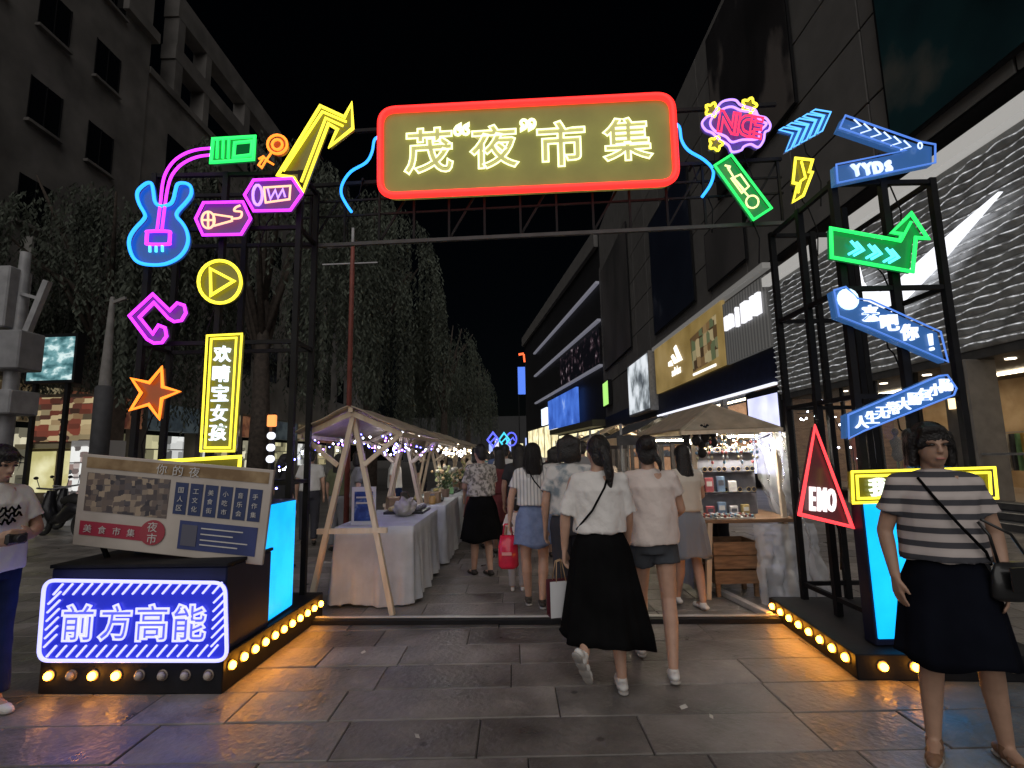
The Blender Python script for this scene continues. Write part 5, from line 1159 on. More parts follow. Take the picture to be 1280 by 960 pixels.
canopy_stall('tan canopy stall last along the right aisle', (2.4, 18.4, 0), 1.4, 2.4, M_CANVAS, 2.2, True)
# far blue glowing signs over the crowd
for i, (x, y_, z, c) in enumerate(((-1.15, 30, 2.45, (.10, .12, .9)), (-.55, 32, 2.5, (.05, .45, .6)), (-.1, 34, 2.6, (.08, .1, .7)))):
    t = thing('glow_sign', ['indigo glowing round sign over the distant crowd', 'teal glowing square sign over the distant crowd', 'deep blue glowing sign at the end of the stalls'][i], 'neon sign', (x, y_, z))
    B().tube([(.32 * math.cos(a), 0, .42 * math.sin(a)) for a in np.linspace(0, 2 * PI, 4 + i * 6 if i != 1 else 4, endpoint=False)], .05, 6, True).build('neon_tube', glow('fargl%d' % i, c, 1.4), t)
    B().tube([(-.2, 0, -.2), (.1, 0, .1), (.2, 0, -.1)], .04, 6).build('neon_squiggle', glow('fargl%d' % i, c, 1.4), t)
    B().bar((0, .05, -.4), (0, .05, -z), .05).build('post', M_BLACK, t)
# parked scooters on the left
def scooter(label, loc, rz):
    t = thing('parked_scooter', label, 'scooter', loc, rz, 'scooters parked by the left shops')
    mb = mat('scooter_body', (.02, .02, .024), .3, .2, var=.3)
    for y_ in (-.6, .6):
        w_ = B().tube([(0, y_ + .21 * math.cos(a), .25 + .21 * math.sin(a)) for a in np.linspace(0, 2 * PI, 18, endpoint=False)], .05, 8, True).build('wheel', mat('tyre', (.015, .015, .015), .8), t, smooth=True)
        B().lathe([(.12, -.02), (.12, .02)], 14).build('rim', M_GREYMETAL, w_, loc=(0, y_, .25), rot=(0, PI / 2, 0))
    B().tube([(0, -.75, .55), (0, -.35, .62), (0, -.05, .42), (0, .3, .32)], .13, 10, rs=[.08, .15, .13, .09]).build('body', mb, t, smooth=True)
    B().tube([(0, .3, .32), (0, .5, .6), (0, .46, .95)], .1, 8, rs=[.1, .14, .07]).build('front_shield', mb, t, smooth=True)
    B().tube([(0, -.75, .74), (0, -.3, .78), (0, .0, .74)], .1, 8, rs=[.09, .13, .08]).build('seat', mat('seat_black', (.01, .01, .01), .6), t, smooth=True)
    B().tube([(-.32, .36, 1.02), (0, .46, .98), (.32, .36, 1.02)], .02, 6).build('handlebar', M_GREYMETAL, t)
    B().sphere((0, .56, .85), .07).build('headlight', mat('lamp_glass', (.5, .5, .5), .1), t, smooth=True)
    for s in (-1, 1): B().tube([(s * .25, .4, 1.02), (s * .3, .42, 1.2)], .008, 5).sphere((s * .32, .42, 1.23), (.05, .015, .035), 8, 5).build('mirror', mb, t)
    return t
s0 = scooter('dark scooter parked nearest the equipment pole', (-9.6, 11.3, 0), R(70))
for i, (x, y_, a, lab) in enumerate(((-10.2, 12.4, 76, 'dark scooter parked second in the row by the kiosk'), (-8.7, 11.6, 64, 'dark scooter parked beside the grey street post'), (-7.9, 12.6, 80, 'dark scooter parked behind the notice board'), (-6.7, 12.9, 72, 'dark scooter furthest along the parked row'))):
    c_ = copy_tree(s0); c_.location = (x, y_, 0); c_.rotation_euler.z = R(a); c_['label'] = lab

# ================================================================== PEOPLE
def cap_(bm, p0, r0, p1, r1, n=12, flat=False):
    """tapered limb segment with round (or flat) ends"""
    p0, p1 = Vector(p0), Vector(p1); d = p1 - p0; L = max(d.length, 1e-5); d = d / L
    ref = Vector((1, 0, 0)) if abs(d.x) < .8 else Vector((0, 1, 0))
    e1 = d.cross(ref).normalized(); e2 = d.cross(e1)
    prof = []
    if not flat: prof += [(-r0 * .94, r0 * .34), (-r0 * .7, r0 * .71), (-r0 * .34, r0 * .94)]
    prof += [(0, r0), (L, r1)]
    if not flat: prof += [(L + r1 * .34, r1 * .94), (L + r1 * .7, r1 * .71), (L + r1 * .94, r1 * .34)]
    rings = [[bm.verts.new(p0 + d * t_ + e1 * (math.cos(2 * PI * j / n) * r_) + e2 * (math.sin(2 * PI * j / n) * r_)) for j in range(n)] for t_, r_ in prof]
    for A, C in zip(rings, rings[1:]):
        for j in range(n): bm.faces.new((A[j], A[(j + 1) % n], C[(j + 1) % n], C[j]))
    bm.faces.new(rings[0][::-1]); bm.faces.new(rings[-1])
def ell_(bm, c, r, rot=None):
    res = bmesh.ops.create_uvsphere(bm, u_segments=16, v_segments=10, radius=1)
    m = Matrix.Translation(c) @ (rot.to_4x4() if rot else Matrix.Identity(4)) @ Matrix.Diagonal((*r, 1))
    bmesh.ops.transform(bm, matrix=m, verts=res['verts'])
def loft_(bm, rings, n=24, fold=None):
    """rings: (x,y,z,rx,ry); fold(angle, k) scales the radius"""
    rs = []
    for k, (x, y, z, rx, ry) in enumerate(rings):
        rs.append([bm.verts.new((x + rx * math.cos(2 * PI * j / n) * (fold(2 * PI * j / n, k) if fold else 1), y + ry * math.sin(2 * PI * j / n) * (fold(2 * PI * j / n, k) if fold else 1), z)) for j in range(n)])
    for A, C in zip(rs, rs[1:]):
        for j in range(n): bm.faces.new((A[j], A[(j + 1) % n], C[(j + 1) % n], C[j]))
    bm.faces.new(rs[0][::-1]); bm.faces.new(rs[-1])
TMP = bpy.data.scenes.new('build_tmp')
def blob(name, fn, m, parent, voxel=.012, smooth=4, wrinkle=0., wscale=9., wdir=(1, 1, .35)):
    bm = bmesh.new(); fn(bm); bmesh.ops.recalc_face_normals(bm, faces=bm.faces)
    me = bpy.data.meshes.new('raw'); bm.to_mesh(me); bm.free()
    o = bpy.data.objects.new('raw', me); TMP.collection.objects.link(o)
    r_ = o.modifiers.new('r', 'REMESH'); r_.mode = 'VOXEL'; r_.voxel_size = voxel
    if smooth:
        s_ = o.modifiers.new('s', 'SMOOTH'); s_.iterations = smooth; s_.factor = .5
    vl = TMP.view_layers[0]; vl.update(); dg = vl.depsgraph; dg.update()
    out = bpy.data.meshes.new_from_object(o.evaluated_get(dg)); out.name = name
    bpy.data.objects.remove(o); bpy.data.meshes.remove(me)
    if wrinkle:
        n = len(out.vertices); co = np.empty(n * 3); out.vertices.foreach_get('co', co); co = co.reshape(-1, 3)
        no = np.empty(n * 3); out.vertices.foreach_get('normal', no); no = no.reshape(-1, 3)
        d = np.array([mnoise.noise(Vector((c[0] * wscale * wdir[0], c[1] * wscale * wdir[1], c[2] * wscale * wdir[2]))) + .5 * mnoise.noise(Vector((c[0] * wscale * 2.3 + c[2] * 9, c[1] * wscale * 2.3, c[2] * wscale * 1.2))) for c in co])
        co += no * (d * wrinkle)[:, None]; out.vertices.foreach_set('co', co.ravel()); out.update()
    out.polygons.foreach_set('use_smooth', [True] * len(out.polygons)); out.materials.clear()
    return new_obj(name, out, m, parent)

def hand_(bm, w, d, side, nrm, curl=.5, s=1., mirror=1):
    """w wrist, d along the hand, side towards the thumb, nrm palm direction"""
    w, d, side, nrm = Vector(w), Vector(d).normalized(), Vector(side), Vector(nrm)
    side = (side - d * side.dot(d)).normalized(); nrm = d.cross(side).normalized() * (1 if d.cross(side).dot(nrm) >= 0 else -1)
    for k in (-.024, 0, .024): cap_(bm, w + side * k * .5 * s, .016 * s, w + (d * .078 + side * k) * s, .0145 * s, 8)
    for i, (k, l) in enumerate(((.031, .068), (.0105, .076), (-.0105, .07), (-.031, .055))):
        b0 = w + (d * .085 + side * k) * s
        d1 = (d + nrm * curl * .6 + side * k * 2).normalized(); m1 = b0 + d1 * l * .5 * s
        d2 = (d + nrm * curl * 1.6).normalized(); e = m1 + d2 * l * .5 * s
        cap_(bm, b0, .0092 * s, m1, .0085 * s, 8); cap_(bm, m1, .0085 * s, e, .0075 * s, 8)
    t0 = w + (d * .025 + side * .024) * s; t1 = t0 + (d * .032 + side * .026 + nrm * .008) * s; t2 = t1 + (d * .028 + side * .004 + nrm * .012) * s
    cap_(bm, t0, .0125 * s, t1, .0105 * s, 8); cap_(bm, t1, .0105 * s, t2, .0085 * s, 8)

def shoe_(bm, a, fwd, s=1., sole=.0, pitch=0.):
    """a ankle; fwd toe direction (unit, may point down)"""
    a = Vector(a); f = Vector(fwd).normalized(); r_ = f.cross(Vector((0, 0, 1))).normalized(); u = r_.cross(f).normalized()
    for k, (y, z, rr) in enumerate(((-.045, -.045, .034), (.0, -.045, .037), (.06, -.052, .038), (.115, -.058, .036), (.15, -.062, .028))):
        ell_(bm, a + f * y * s + u * z * s, (.036 * s * (rr / .036), .045 * s, .026 * s), Matrix((r_, f, u)).transposed())
    cap_(bm, a - u * .022, .036 * s, a - u * .05, .038 * s, 10)

def sole_(bm, a, fwd, s=1.):
    a = Vector(a); f = Vector(fwd).normalized(); r_ = f.cross(Vector((0, 0, 1))).normalized(); u = r_.cross(f).normalized()
    for y, w_ in ((-.05, .036), (.02, .037), (.09, .041), (.145, .036)): ell_(bm, a + f * y * s - u * .074 * s, (w_ * s, .05 * s, .014 * s), Matrix((r_, f, u)).transposed())
DEF = dict(pel=(0, 0, .86), chest=(0, .0, 1.22), neck=(0, 0, 1.395), head=(0, .015, 1.515),
           hipL=(-.085, 0, .84), hipR=(.085, 0, .84), kneeL=(-.09, .02, .46), kneeR=(.09, .02, .46), ankL=(-.09, -.02, .085), ankR=(.09, -.02, .085),
           footL=(0, 1, 0), footR=(0, 1, 0),
           shL=(-.158, 0, 1.315), shR=(.158, 0, 1.315), elL=(-.215, -.02, 1.07), elR=(.215, -.02, 1.07), wrL=(-.225, .04, .84), wrR=(.225, .04, .84),
           haL=(0, .15, -1), haR=(0, .15, -1), thL=(.3, 1, 0), thR=(-.3, 1, 0), curl=.45, yaw=0., tilt=0.)
def person(name, label, loc, rz, pose, outfit, scale=1., vox=.012, hands=True, face=False, group=None, skin=M_SKIN):
    P = dict(DEF); P.update(pose); J = {k: Vector(v) for k, v in P.items() if hasattr(v, '__len__')}
    t = thing(name, label, 'person', loc, rz, group); t.scale = (scale,) * 3
    HR = Matrix.Rotation(P['yaw'], 3, 'Z') @ Matrix.Rotation(P['tilt'], 3, 'X')
    hc = J['head']
    def hp(v): return hc + HR @ Vector(v)
    def body(bm):
        pe, ch, ne = J['pel'], J['chest'], J['neck']
        rr = [(-.07, .12, .10), (-.02, .155, .112), (.05, .158, .112)]
        loft_(bm, [(pe.x, pe.y, pe.z + z, a, b_) for z, a, b_ in rr] + [(*(pe.lerp(ch, .5)), .118, .09), (*ch, .145, .098), (ch.x, ch.y, ch.z + .07, .155, .09), (*(ch.lerp(ne, .8)), .12, .068)], 20)
        cap_(bm, ch.lerp(ne, .6), .065, ne, .05); cap_(bm, ne, .05, hp((0, -.01, -.06)), .049)
        ell_(bm, hp((0, -.008, .02)), (.073, .09, .088), HR); ell_(bm, hp((0, .022, -.035)), (.06, .066, .07), HR); ell_(bm, hp((0, .045, -.078)), (.038, .04, .03), HR)
        if face:
            cap_(bm, hp((0, .086, .012)), .009, hp((0, .104, -.022)), .012, 8); ell_(bm, hp((0, .1, -.027)), (.016, .012, .009), HR)
            ell_(bm, hp((0, .09, -.056)), (.022, .01, .007), HR); ell_(bm, hp((0, .088, -.066)), (.019, .01, .007), HR)
            for s in (-1, 1): ell_(bm, hp((s * .028, .078, .022)), (.022, .016, .008), HR)
        for s in (-1, 1): ell_(bm, hp((s * .074, -.005, -.012)), (.01, .02, .03), HR)
        for s in 'LR':
            cap_(bm, J['sh' + s], .05, J['el' + s], .037); cap_(bm, J['el' + s], .037, J['el' + s].lerp(J['wr' + s], .3), .037); cap_(bm, J['el' + s].lerp(J['wr' + s], .3), .037, J['wr' + s], .024)
            if hands:
                th = J['th' + s]; d = J['ha' + s]; inner = Vector((1 if s == 'L' else -1, 0, 0))
                hand_(bm, J['wr' + s], d, th, inner, P['curl'])
            else: cap_(bm, J['wr' + s], .024, J['wr' + s] + J['ha' + s].normalized() * .12, .022)
            cap_(bm, J['hip' + s], .085, J['knee' + s], .053); cm = J['knee' + s].lerp(J['ank' + s], .32) + Vector((0, -.018, 0))
            cap_(bm, J['knee' + s], .052, cm, .053); cap_(bm, cm, .053, J['ank' + s], .033)
            f = J['foot' + s].normalized(); uu = f.cross(Vector((0, 0, 1))).normalized().cross(f); cap_(bm, J['ank' + s] - uu * .035, .034, J['ank' + s] - uu * .055 + f * .12, .024)
    blob('body', body, skin, t, vox, 3)
    o = outfit
    # top
    if 'top' in o:
        hem = o.get('hem', .93); loose = o.get('loose', .03); sl = o.get('sleeve', .6)
        def top(bm):
            pe, ch, ne = J['pel'], J['chest'], J['neck']
            zc = pe.z
            low = pe.lerp(ch, max(-.5, (hem - pe.z) / max(.01, ch.z - pe.z)))
            loft_(bm, [(low.x, low.y, hem, .145 + loose, .105 + loose * .9), (*low.lerp(ch, .35), .142 + loose, .10 + loose * .8), (*low.lerp(ch, .7), .148 + loose * .8, .10 + loose * .7), (ch.x, ch.y, ch.z + .04, .168 + loose * .3, .105 + loose * .4), (*(ch.lerp(ne, .6)), .150, .085), (*(ch.lerp(ne, .8)), .112, .074), (*(ch.lerp(ne, .97)), .066, .064)], 24)
            for s in 'LR':
                a, e = J['sh' + s], J['el' + s]; w = J['wr' + s]
                if sl <= 1: cap_(bm, a, .054, a.lerp(e, sl), .052 + loose * .36, 14, True); ell_(bm, a, (.055, .056, .054)); cap_(bm, ch.lerp(ne, .72), .062, a, .054)
                else: cap_(bm, a, .062, e, .052, 14); cap_(bm, e, .052, e.lerp(w, sl - 1), .042, 14, True)
        blob(o.get('topname', 'shirt'), top, o['top'], t, max(vox, .010), 3, o.get('wr', .010), 8)
    if 'skirt' in o:
        z1 = o['skirt_hem']; z0 = o.get('waist', 1.0); fl = o.get('flare', .08); nf = o.get('folds', 9); amp = o.get('amp', .06); sw = o.get('sway', (0, 0))
        pe = J['pel']; rngs = []; K = 14
        rs_ = random.Random(len(label)); phs = rs_.uniform(0, 6)
        for k in range(K + 1):
            u = k / K; z = z0 + (z1 - z0) * u
            hipb = min(1, max(0, u * (z0 - z1) / .16))
            rngs.append((pe.x + sw[0] * u, pe.y + sw[1] * u, z, .125 + .048 * hipb + fl * u, .100 + .034 * hipb + fl * .9 * u))
        def fold(a, k):
            u = k / K
            return 1 + amp * u * (math.sin(nf * a + phs + 1.2 * math.sin(2 * a)) * .7 + math.sin((nf * 2 + 1) * a + 2) * .3)
        bb = B(); loft_(bb.bm, rngs, 96, fold)
        hemf = [f for f in bb.bm.faces if len(f.verts) > 4]
        bmesh.ops.delete(bb.bm, geom=[min(hemf, key=lambda f: f.calc_center_median().z)], context='FACES_ONLY')
        for v in bb.bm.verts:
            if v.co.z < z1 + .02: v.co.z += .02 * math.sin(3 * math.atan2(v.co.y, v.co.x) + phs) + o.get('slant', 0) * (v.co.x - pe.x)
        ob = bb.build('skirt', o['skirt'], t, smooth=True); md = ob.modifiers.new('thick', 'SOLIDIFY'); md.thickness = .006
    if 'shorts' in o or 'trousers' in o:
        full = 'trousers' in o; mt = o['trousers'] if full else o['shorts']
        def sh(bm):
            pe = J['pel']
            loft_(bm, [(pe.x, pe.y, pe.z - .07, .16, .125), (pe.x, pe.y, pe.z + .02, .178, .13), (pe.x, pe.y, pe.z + .12, .15, .115), (pe.x, pe.y, pe.z + .16, .143, .108)], 20)
            for s in 'LR':
                h, k_, a = J['hip' + s], J['knee' + s], J['ank' + s]
                if full: cap_(bm, h, .098, k_, .075, 14); cap_(bm, k_, .075, a + (k_ - a) * .03, .066, 14, True)
                else: cap_(bm, h, .098, h.lerp(k_, .34), .108, 14, True)
        blob('trousers' if full else 'shorts', sh, mt, t, max(vox, .010), 3, .008, 8)
    if 'shoes' in o:
        for s in 'LR': blob('shoe', lambda bm: shoe_(bm, J['ank' + s], J['foot' + s]), o['shoes'], t, .006 if vox < .012 else .014, 2)
        if vox < .0105:
            for s in 'LR': blob('sole', lambda bm: sole_(bm, J['ank' + s], J['foot' + s]), mat('sole_grey', (.34, .32, .30), .8, var=.2), t, .006, 1)
    # hair
    hs = o.get('hair', 'tail')
    def hair(bm):
        ell_(bm, hp((0, -.016, .03)), (.084, .098, .093), HR)
        ell_(bm, hp((0, -.06, -.03)), (.07, .045, .07), HR)
        if hs == 'tail':
            pts = [hp(v) for v in ((0, -.10, .02), (.02, -.13, -.05), (.035, -.125, -.15), (.04, -.11, -.26))]
            for a, b_, r0, r1 in zip(pts, pts[1:], (.03, .036, .033), (.036, .033, .012)): cap_(bm, a, r0, b_, r1)
        elif hs == 'long':
            loft_(bm, [(*hp((0, -.035, .02)), .085, .075), (*hp((0, -.045, -.08)), .085, .065), (*hp((0, -.06, -.2)), .095, .055), (*hp((0, -.06, -.33)), .07, .035)], 20)
        elif hs == 'bun':
            ell_(bm, hp((.0, -.105, .06)), (.05, .045, .048)); pts = [hp(v) for v in ((.05, -.085, -.02), (.085, -.09, -.08), (.09, -.08, -.14))]
            for a, b_, r0, r1 in zip(pts, pts[1:], (.026, .022), (.022, .008)): cap_(bm, a, r0, b_, r1)
        elif hs == 'bob':
            for s in (-1, 1):
                for q, r_ in (((.07, -.03), .034), ((.078, -.005), .026), ((.066, -.06), .04)): cap_(bm, hp((s * q[0], q[1], .05)), r_, hp((s * q[0] * 1.12, q[1] + .005, -.095)), r_ * .8)
            ell_(bm, hp((0, -.065, -.05)), (.085, .05, .085), HR); ell_(bm, hp((.015, .058, .088)), (.062, .026, .020), HR); cap_(bm, hp((-.03, .062, .09)), .017, hp((-.074, .045, .0)), .012); cap_(bm, hp((.04, .06, .09)), .016, hp((.074, .045, .0)), .012)
        elif hs == 'short':
            ell_(bm, hp((0, .035, .075)), (.066, .05, .028), HR)
    blob('hair', hair, M_HAIR, t, .009 if vox < .012 else .014, 3, .0025, 26, (1, 1, .12))
    if vox < .0105:   # loose strands over the hair mass
        rnd = random.Random(len(label)); bb = B()
        drop = dict(tail=.07, bun=.06, long=.34, bob=.13, short=.05)[hs]
        for i in range(170 if hs != 'short' else 90):
            az = rnd.uniform(0, 2 * PI) if hs in ('tail', 'bun', 'short') else rnd.uniform(PI * .86, PI * 2.14)
            pts = []; L = rnd.uniform(.6, 1.05)
            for k in range(7):
                el = R(78) - k / 6 * R(95) * L
                q = Vector((.087 * math.cos(el) * math.cos(az), -.016 + .101 * math.cos(el) * math.sin(az), .03 + .096 * math.sin(el)))
                if hs in ('tail', 'bun'):
                    q = q.lerp(Vector((.0, -.112, .03)), (k / 6) ** 2 * .9)
                    if q.y > .055 and k > 1: q.z = max(q.z, .075)
                elif k > 4: q.z -= (k - 4) * drop * .45 * L; q += Vector((q.x, q.y, 0)).normalized() * .004 * k
                if hs == 'short' and q.y > .03: q.z = max(q.z, .055)
                pts.append(hp(q) + Vector((rnd.uniform(-.002, .002), rnd.uniform(-.002, .002), 0)))
            bb.tube(pts, .0016, 3, rs=[.0016] * 5 + [.0012, .0005])
        bb.build('hair_strands', M_HAIR, t, smooth=True)
    if face:
        for s in (-1, 1):
            e = B().sphere((0, 0, 0), (.0135, .007, .0065), 10, 7).build('eye', mat('eye_dark', (.02, .015, .013), .25), t, smooth=True); e.location = hp((s * .029, .0865, .010)); e.rotation_euler = HR.to_euler()
            e = B().tube([(-.017, 0, -.002), (0, .004, .004), (.017, -.003, 0)], .0035, 6).build('eyebrow', M_HAIR, t); e.location = hp((s * .03, .092, .033)); e.rotation_euler = HR.to_euler()
        e = B().sphere((0, 0, 0), (.022, .006, .006), 10, 7).build('lips', mat('lips', (.42, .16, .13), .4), t, smooth=True); e.location = hp((0, .0975, -.060)); e.rotation_euler = HR.to_euler()
    return t
def strap(parent, pts, m, r=.008, name='bag_strap'):
    return B().tube(pts, r, 6).build(name, m, parent, smooth=True)

M_WSHIRT = mat('white_blouse', (.72, .69, .67), .9, var=.06, vscale=5, bump=.5, bscale=16, spec=.15)
M_PINK = mat('blush_blouse', (.68, .59, .55), .9, var=.06, vscale=5, bump=.5, bscale=16, spec=.15)
M_BLKSK = mat('black_skirt', (.006, .006, .0065), .95, var=.3, vscale=5, spec=.04)
M_DENIM = mat('denim', (.18, .23, .38), .9, spec=.1, var=.22, vscale=12, bump=.2, bscale=120)
M_GREYSH = mat('grey_shorts', (.06, .065, .075), .9, spec=.1, var=.2, vscale=8)
M_PATT = ramp_mat('patterned_blouse', [(.42, (.14, .13, .12)), (.5, (.38, .35, .33)), (.6, (.5, .47, .44))], 'noise', 26, .85)
M_STRIPE = ramp_mat('striped_tee', [(.0, (.055, .055, .065)), (.34, (.055, .055, .065)), (.42, (.50, .44, .42)), (1, (.54, .48, .46))], 'wave', 4.6, .85, axis='Z')
MATS['striped_tee'].node_tree.nodes['Wave Texture'].inputs['Distortion'].default_value = 0.15
M_NAVYSK = mat('navy_skirt', (.006, .007, .012), .95, var=.25, vscale=5, spec=.05)
M_JEANS = mat('blue_jeans', (.014, .024, .065), .9, spec=.1, var=.25, vscale=9, bump=.2, bscale=90)
M_TEE = mat('white_tee', (.70, .70, .68), .9, var=.05, vscale=5, bump=.5, bscale=16, spec=.15)
M_PINSTR = ramp_mat('pinstripe_tee', [(.0, (.3, .3, .32)), (.35, (.62, .61, .6)), (1, (.66, .65, .64))], 'wave', 9, .85, axis='X')
M_SANDAL = mat('brown_sandal', (.22, .12, .07), .6, var=.2)

# the woman in white blouse and long black skirt, stepping in
W1 = person('person', 'person in white blouse and long black skirt carrying a white paper bag', (.585, 3.68, 0), R(-3),
    dict(ankR=(.09, -.10, .085), kneeR=(.085, .02, .46), ankL=(-.155, -.28, .29), kneeL=(-.10, .07, .50), footL=(.30, .45, -.75), pel=(0, 0, .88), head=(.01, .02, 1.515),
         elL=(-.235, .0, 1.08), wrL=(-.245, .03, .86), haL=(0, .1, -1), elR=(.2, .02, 1.08), wrR=(.2, .12, .88), yaw=R(12), curl=.9),
    dict(top=M_WSHIRT, hem=.98, loose=.04, sleeve=.95, skirt=M_BLKSK, skirt_hem=.31, waist=1.03, flare=.125, folds=7, amp=.10, sway=(.01, -.08), slant=-.12, shoes=M_SHOEW, hair='tail', wr=.02), 1.0, .0085)
strap(W1, [(.06, -.075, 1.355), (.03, -.118, 1.28), (-.06, -.135, 1.13), (-.165, -.07, 1.0)], M_BLKSK, .007)
bag = thing('paper_bag', 'white and maroon paper bag held by the person in the long black skirt', 'bag', (.315, 3.76, .41), R(14))
box('front_side', mat('bag_white', (.62, .62, .64), .6, var=.05), bag, -.095, .055, -.045, -.04, 0, .235)
box('gusset', mat('bag_maroon', (.09, .012, .022), .6), bag, .056, .062, -.04, .05, 0, .235); box('back_side', MATS['bag_maroon'], bag, -.095, .055, .045, .05, 0, .235); box('base', MATS['bag_maroon'], bag, -.095, .055, -.039, .044, 0, .006)
for y_ in (-.043, .047): B().tube([(-.05, y_, .23), (-.035, y_ * .3, .36), (.0, y_ * .3, .37), (.02, y_, .23)], .004, 5).build('handle', mat('kraft', (.42, .28, .16), .7), bag, smooth=True)

W2 = person('person', 'person in loose blush blouse and dark grey shorts with hair pinned up', (1.0, 3.92, 0), R(-4),
    dict(ankR=(.055, -.22, .085), kneeR=(.09, -.03, .47), ankL=(-.085, .26, .085), kneeL=(-.08, .14, .47), footL=(-.05, 1, 0), footR=(.1, 1, -.12),
         elL=(-.235, .02, 1.09), wrL=(-.17, .16, .95), haL=(.3, .6, -.4), elR=(.23, .05, 1.09), wrR=(.18, .2, 1.0), haR=(-.2, 1, .1), yaw=R(-10)),
    dict(top=M_PINK, hem=.86, loose=.055, sleeve=.52, shorts=M_GREYSH, shoes=M_SHOEW, hair='bun', wr=.02), 1.0, .0085)

W3 = person('person', 'person in white pinstriped top and denim skirt holding a red bag', (.20, 5.52, 0), R(2),
    dict(ankR=(.06, -.08, .085), ankL=(-.07, .06, .085), elL=(-.23, .0, 1.08), wrL=(-.25, .02, .85), elR=(.21, .08, 1.1), wrR=(.16, .2, 1.0), haR=(0, 1, 0)),
    dict(top=M_PINSTR, hem=1.0, loose=.035, sleeve=.62, skirt=M_DENIM, skirt_hem=.60, waist=1.03, flare=.045, folds=5, amp=.015, shoes=mat('dark_sandal', (.03, .025, .02), .6), hair='long', wr=.012), 1.0, .010)
strap(W3, [(-.05, -.085, 1.35), (.0, -.125, 1.25), (.12, -.115, 1.1), (.17, -.04, 1.02)], M_BLKSK, .006)
rb_ = thing('red_bag', 'glossy red carrier bag held by the person in the denim skirt', 'bag', (-.075, 5.56, .36), R(-8))
bb = B(); loft_(bb.bm, [(0, 0, 0, .085, .06), (0, 0, .03, .105, .075), (0, 0, .22, .10, .065), (0, 0, .33, .075, .03)], 28, lambda a, k: 1 + .06 * math.sin(5 * a + k)); bb.build('bag_body', mat('red_plastic', (.62, .02, .06), .25, var=.15, vscale=9, coat=.4), rb_, smooth=True)
for y_ in (-.02, .02): B().tube([(-.05, y_, .32), (-.03, y_, .44), (.03, y_, .44), (.05, y_, .32)], .006, 5).build('handle', MATS['red_plastic'], rb_, smooth=True)
box('label', mat('bag_print', (.7, .3, .3), .5), rb_, -.05, .05, -.083, -.078, .14, .17)

person('person', 'person in patterned blouse and black skirt standing by the left tables', (-.43, 6.9, 0), R(28),
    dict(ankR=(.08, -.08, .085), ankL=(-.08, .06, .085), elR=(.2, .06, 1.1), wrR=(.1, .22, 1.0), haR=(-.5, .6, 0), elL=(-.2, .06, 1.1), wrL=(-.1, .22, 1.02), haL=(.5, .6, 0)),
    dict(top=M_PATT, hem=.98, loose=.045, sleeve=.8, skirt=M_BLKSK, skirt_hem=.44, waist=1.02, flare=.10, folds=8, amp=.06, shoes=mat('dark_sandal', (.03, .025, .02)), hair='short'), 1.02, .012)
person('person', 'person with white and grey top half hidden behind the white blouse', (.50, 4.72, 0), R(-6),
    dict(ankR=(.08, -.1, .085), ankL=(-.08, .12, .085)), dict(top=ramp_mat('grey_patch', [(.4, (.2, .24, .27)), (.55, (.6, .58, .56))], 'noise', 9, .85), hem=.95, loose=.04, sleeve=.7, trousers=mat('dark_trousers', (.03, .03, .04), .8), shoes=M_SHOEW, hair='bob'), 1.03, .012)
person('person', 'person in pale dress walking just behind the pinned up hair person', (1.72, 5.35, 0), R(10),
    dict(ankR=(.06, -.12, .085), ankL=(-.08, .14, .085), elR=(.22, .06, 1.1), wrR=(.2, .22, 1.02)), dict(top=mat('cream_top', (.6, .54, .46), .85), hem=.95, loose=.03, sleeve=.5, skirt=mat('grey_skirt', (.2, .21, .24), .85), skirt_hem=.5, waist=1., flare=.06, shoes=M_SHOEW, hair='long'), .97, .012)
kid = person('person', 'small child in pale clothes beside the red bag', (.02, 6.1, 0), 0, {}, dict(top=M_PINK, hem=.9, loose=.04, sleeve=.7, trousers=mat('kid_grey', (.3, .28, .28), .8), shoes=M_SHOEW, hair='short'), .62, .014, hands=False)

# the woman in stripes, close, facing the camera side
RW = person('person', 'person in striped top and dark skirt standing close at right', (2.19, 2.76, 0), PI - R(22),
    dict(ankR=(.135, .0, .085), kneeR=(.11, .03, .46), ankL=(-.16, -.03, .085), kneeL=(-.12, .03, .46), footR=(.35, 1, 0), footL=(-.2, 1, 0),
         elR=(.235, -.03, 1.07), wrR=(.225, .03, .85), haR=(-.05, .12, -1), elL=(-.225, -.02, 1.07), wrL=(-.205, .08, .87), haL=(.05, .2, -1), yaw=R(6), tilt=R(-5), curl=.35),
    dict(top=M_STRIPE, hem=.94, loose=.045, sleeve=.62, skirt=M_NAVYSK, skirt_hem=.46, waist=1.0, flare=.075, folds=6, amp=.06, shoes=M_SANDAL, hair='bob', wr=.012), 1.0, .0075, face=True, skin=M_SKIN2)
strap(RW, [(.085, .06, 1.35), (.05, .135, 1.26), (-.03, .155, 1.13), (-.13, .13, 1.0), (-.17, .05, .93)], M_BLKSK, .007)
hb = thing('black_handbag', 'black leather handbag hanging at the side of the striped top person', 'handbag', (2.40, 2.60, .78), R(8))
bb = B(); loft_(bb.bm, [(0, 0, 0, .125, .045), (0, 0, .02, .14, .055), (0, 0, .12, .125, .045), (0, 0, .17, .10, .02)], 32, lambda a, k: 1 + .10 * abs(math.cos(2 * a)))
bb.build('bag_body', mat('black_leather', (.012, .012, .013), .35, coat=.3), hb, smooth=True)
B().tube([(-.09, 0, .16), (-.12, 0, .30), (-.14, .03, .36)], .007, 6).tube([(.09, 0, .16), (.0, .0, .30), (-.12, .03, .37)], .007, 6).build('handle', MATS['black_leather'], hb, smooth=True)
box('flap', MATS['black_leather'], hb, -.11, .11, -.068, -.06, .05, .16); box('clasp', M_GOLD, hb, -.012, .012, -.075, -.069, .06, .085)

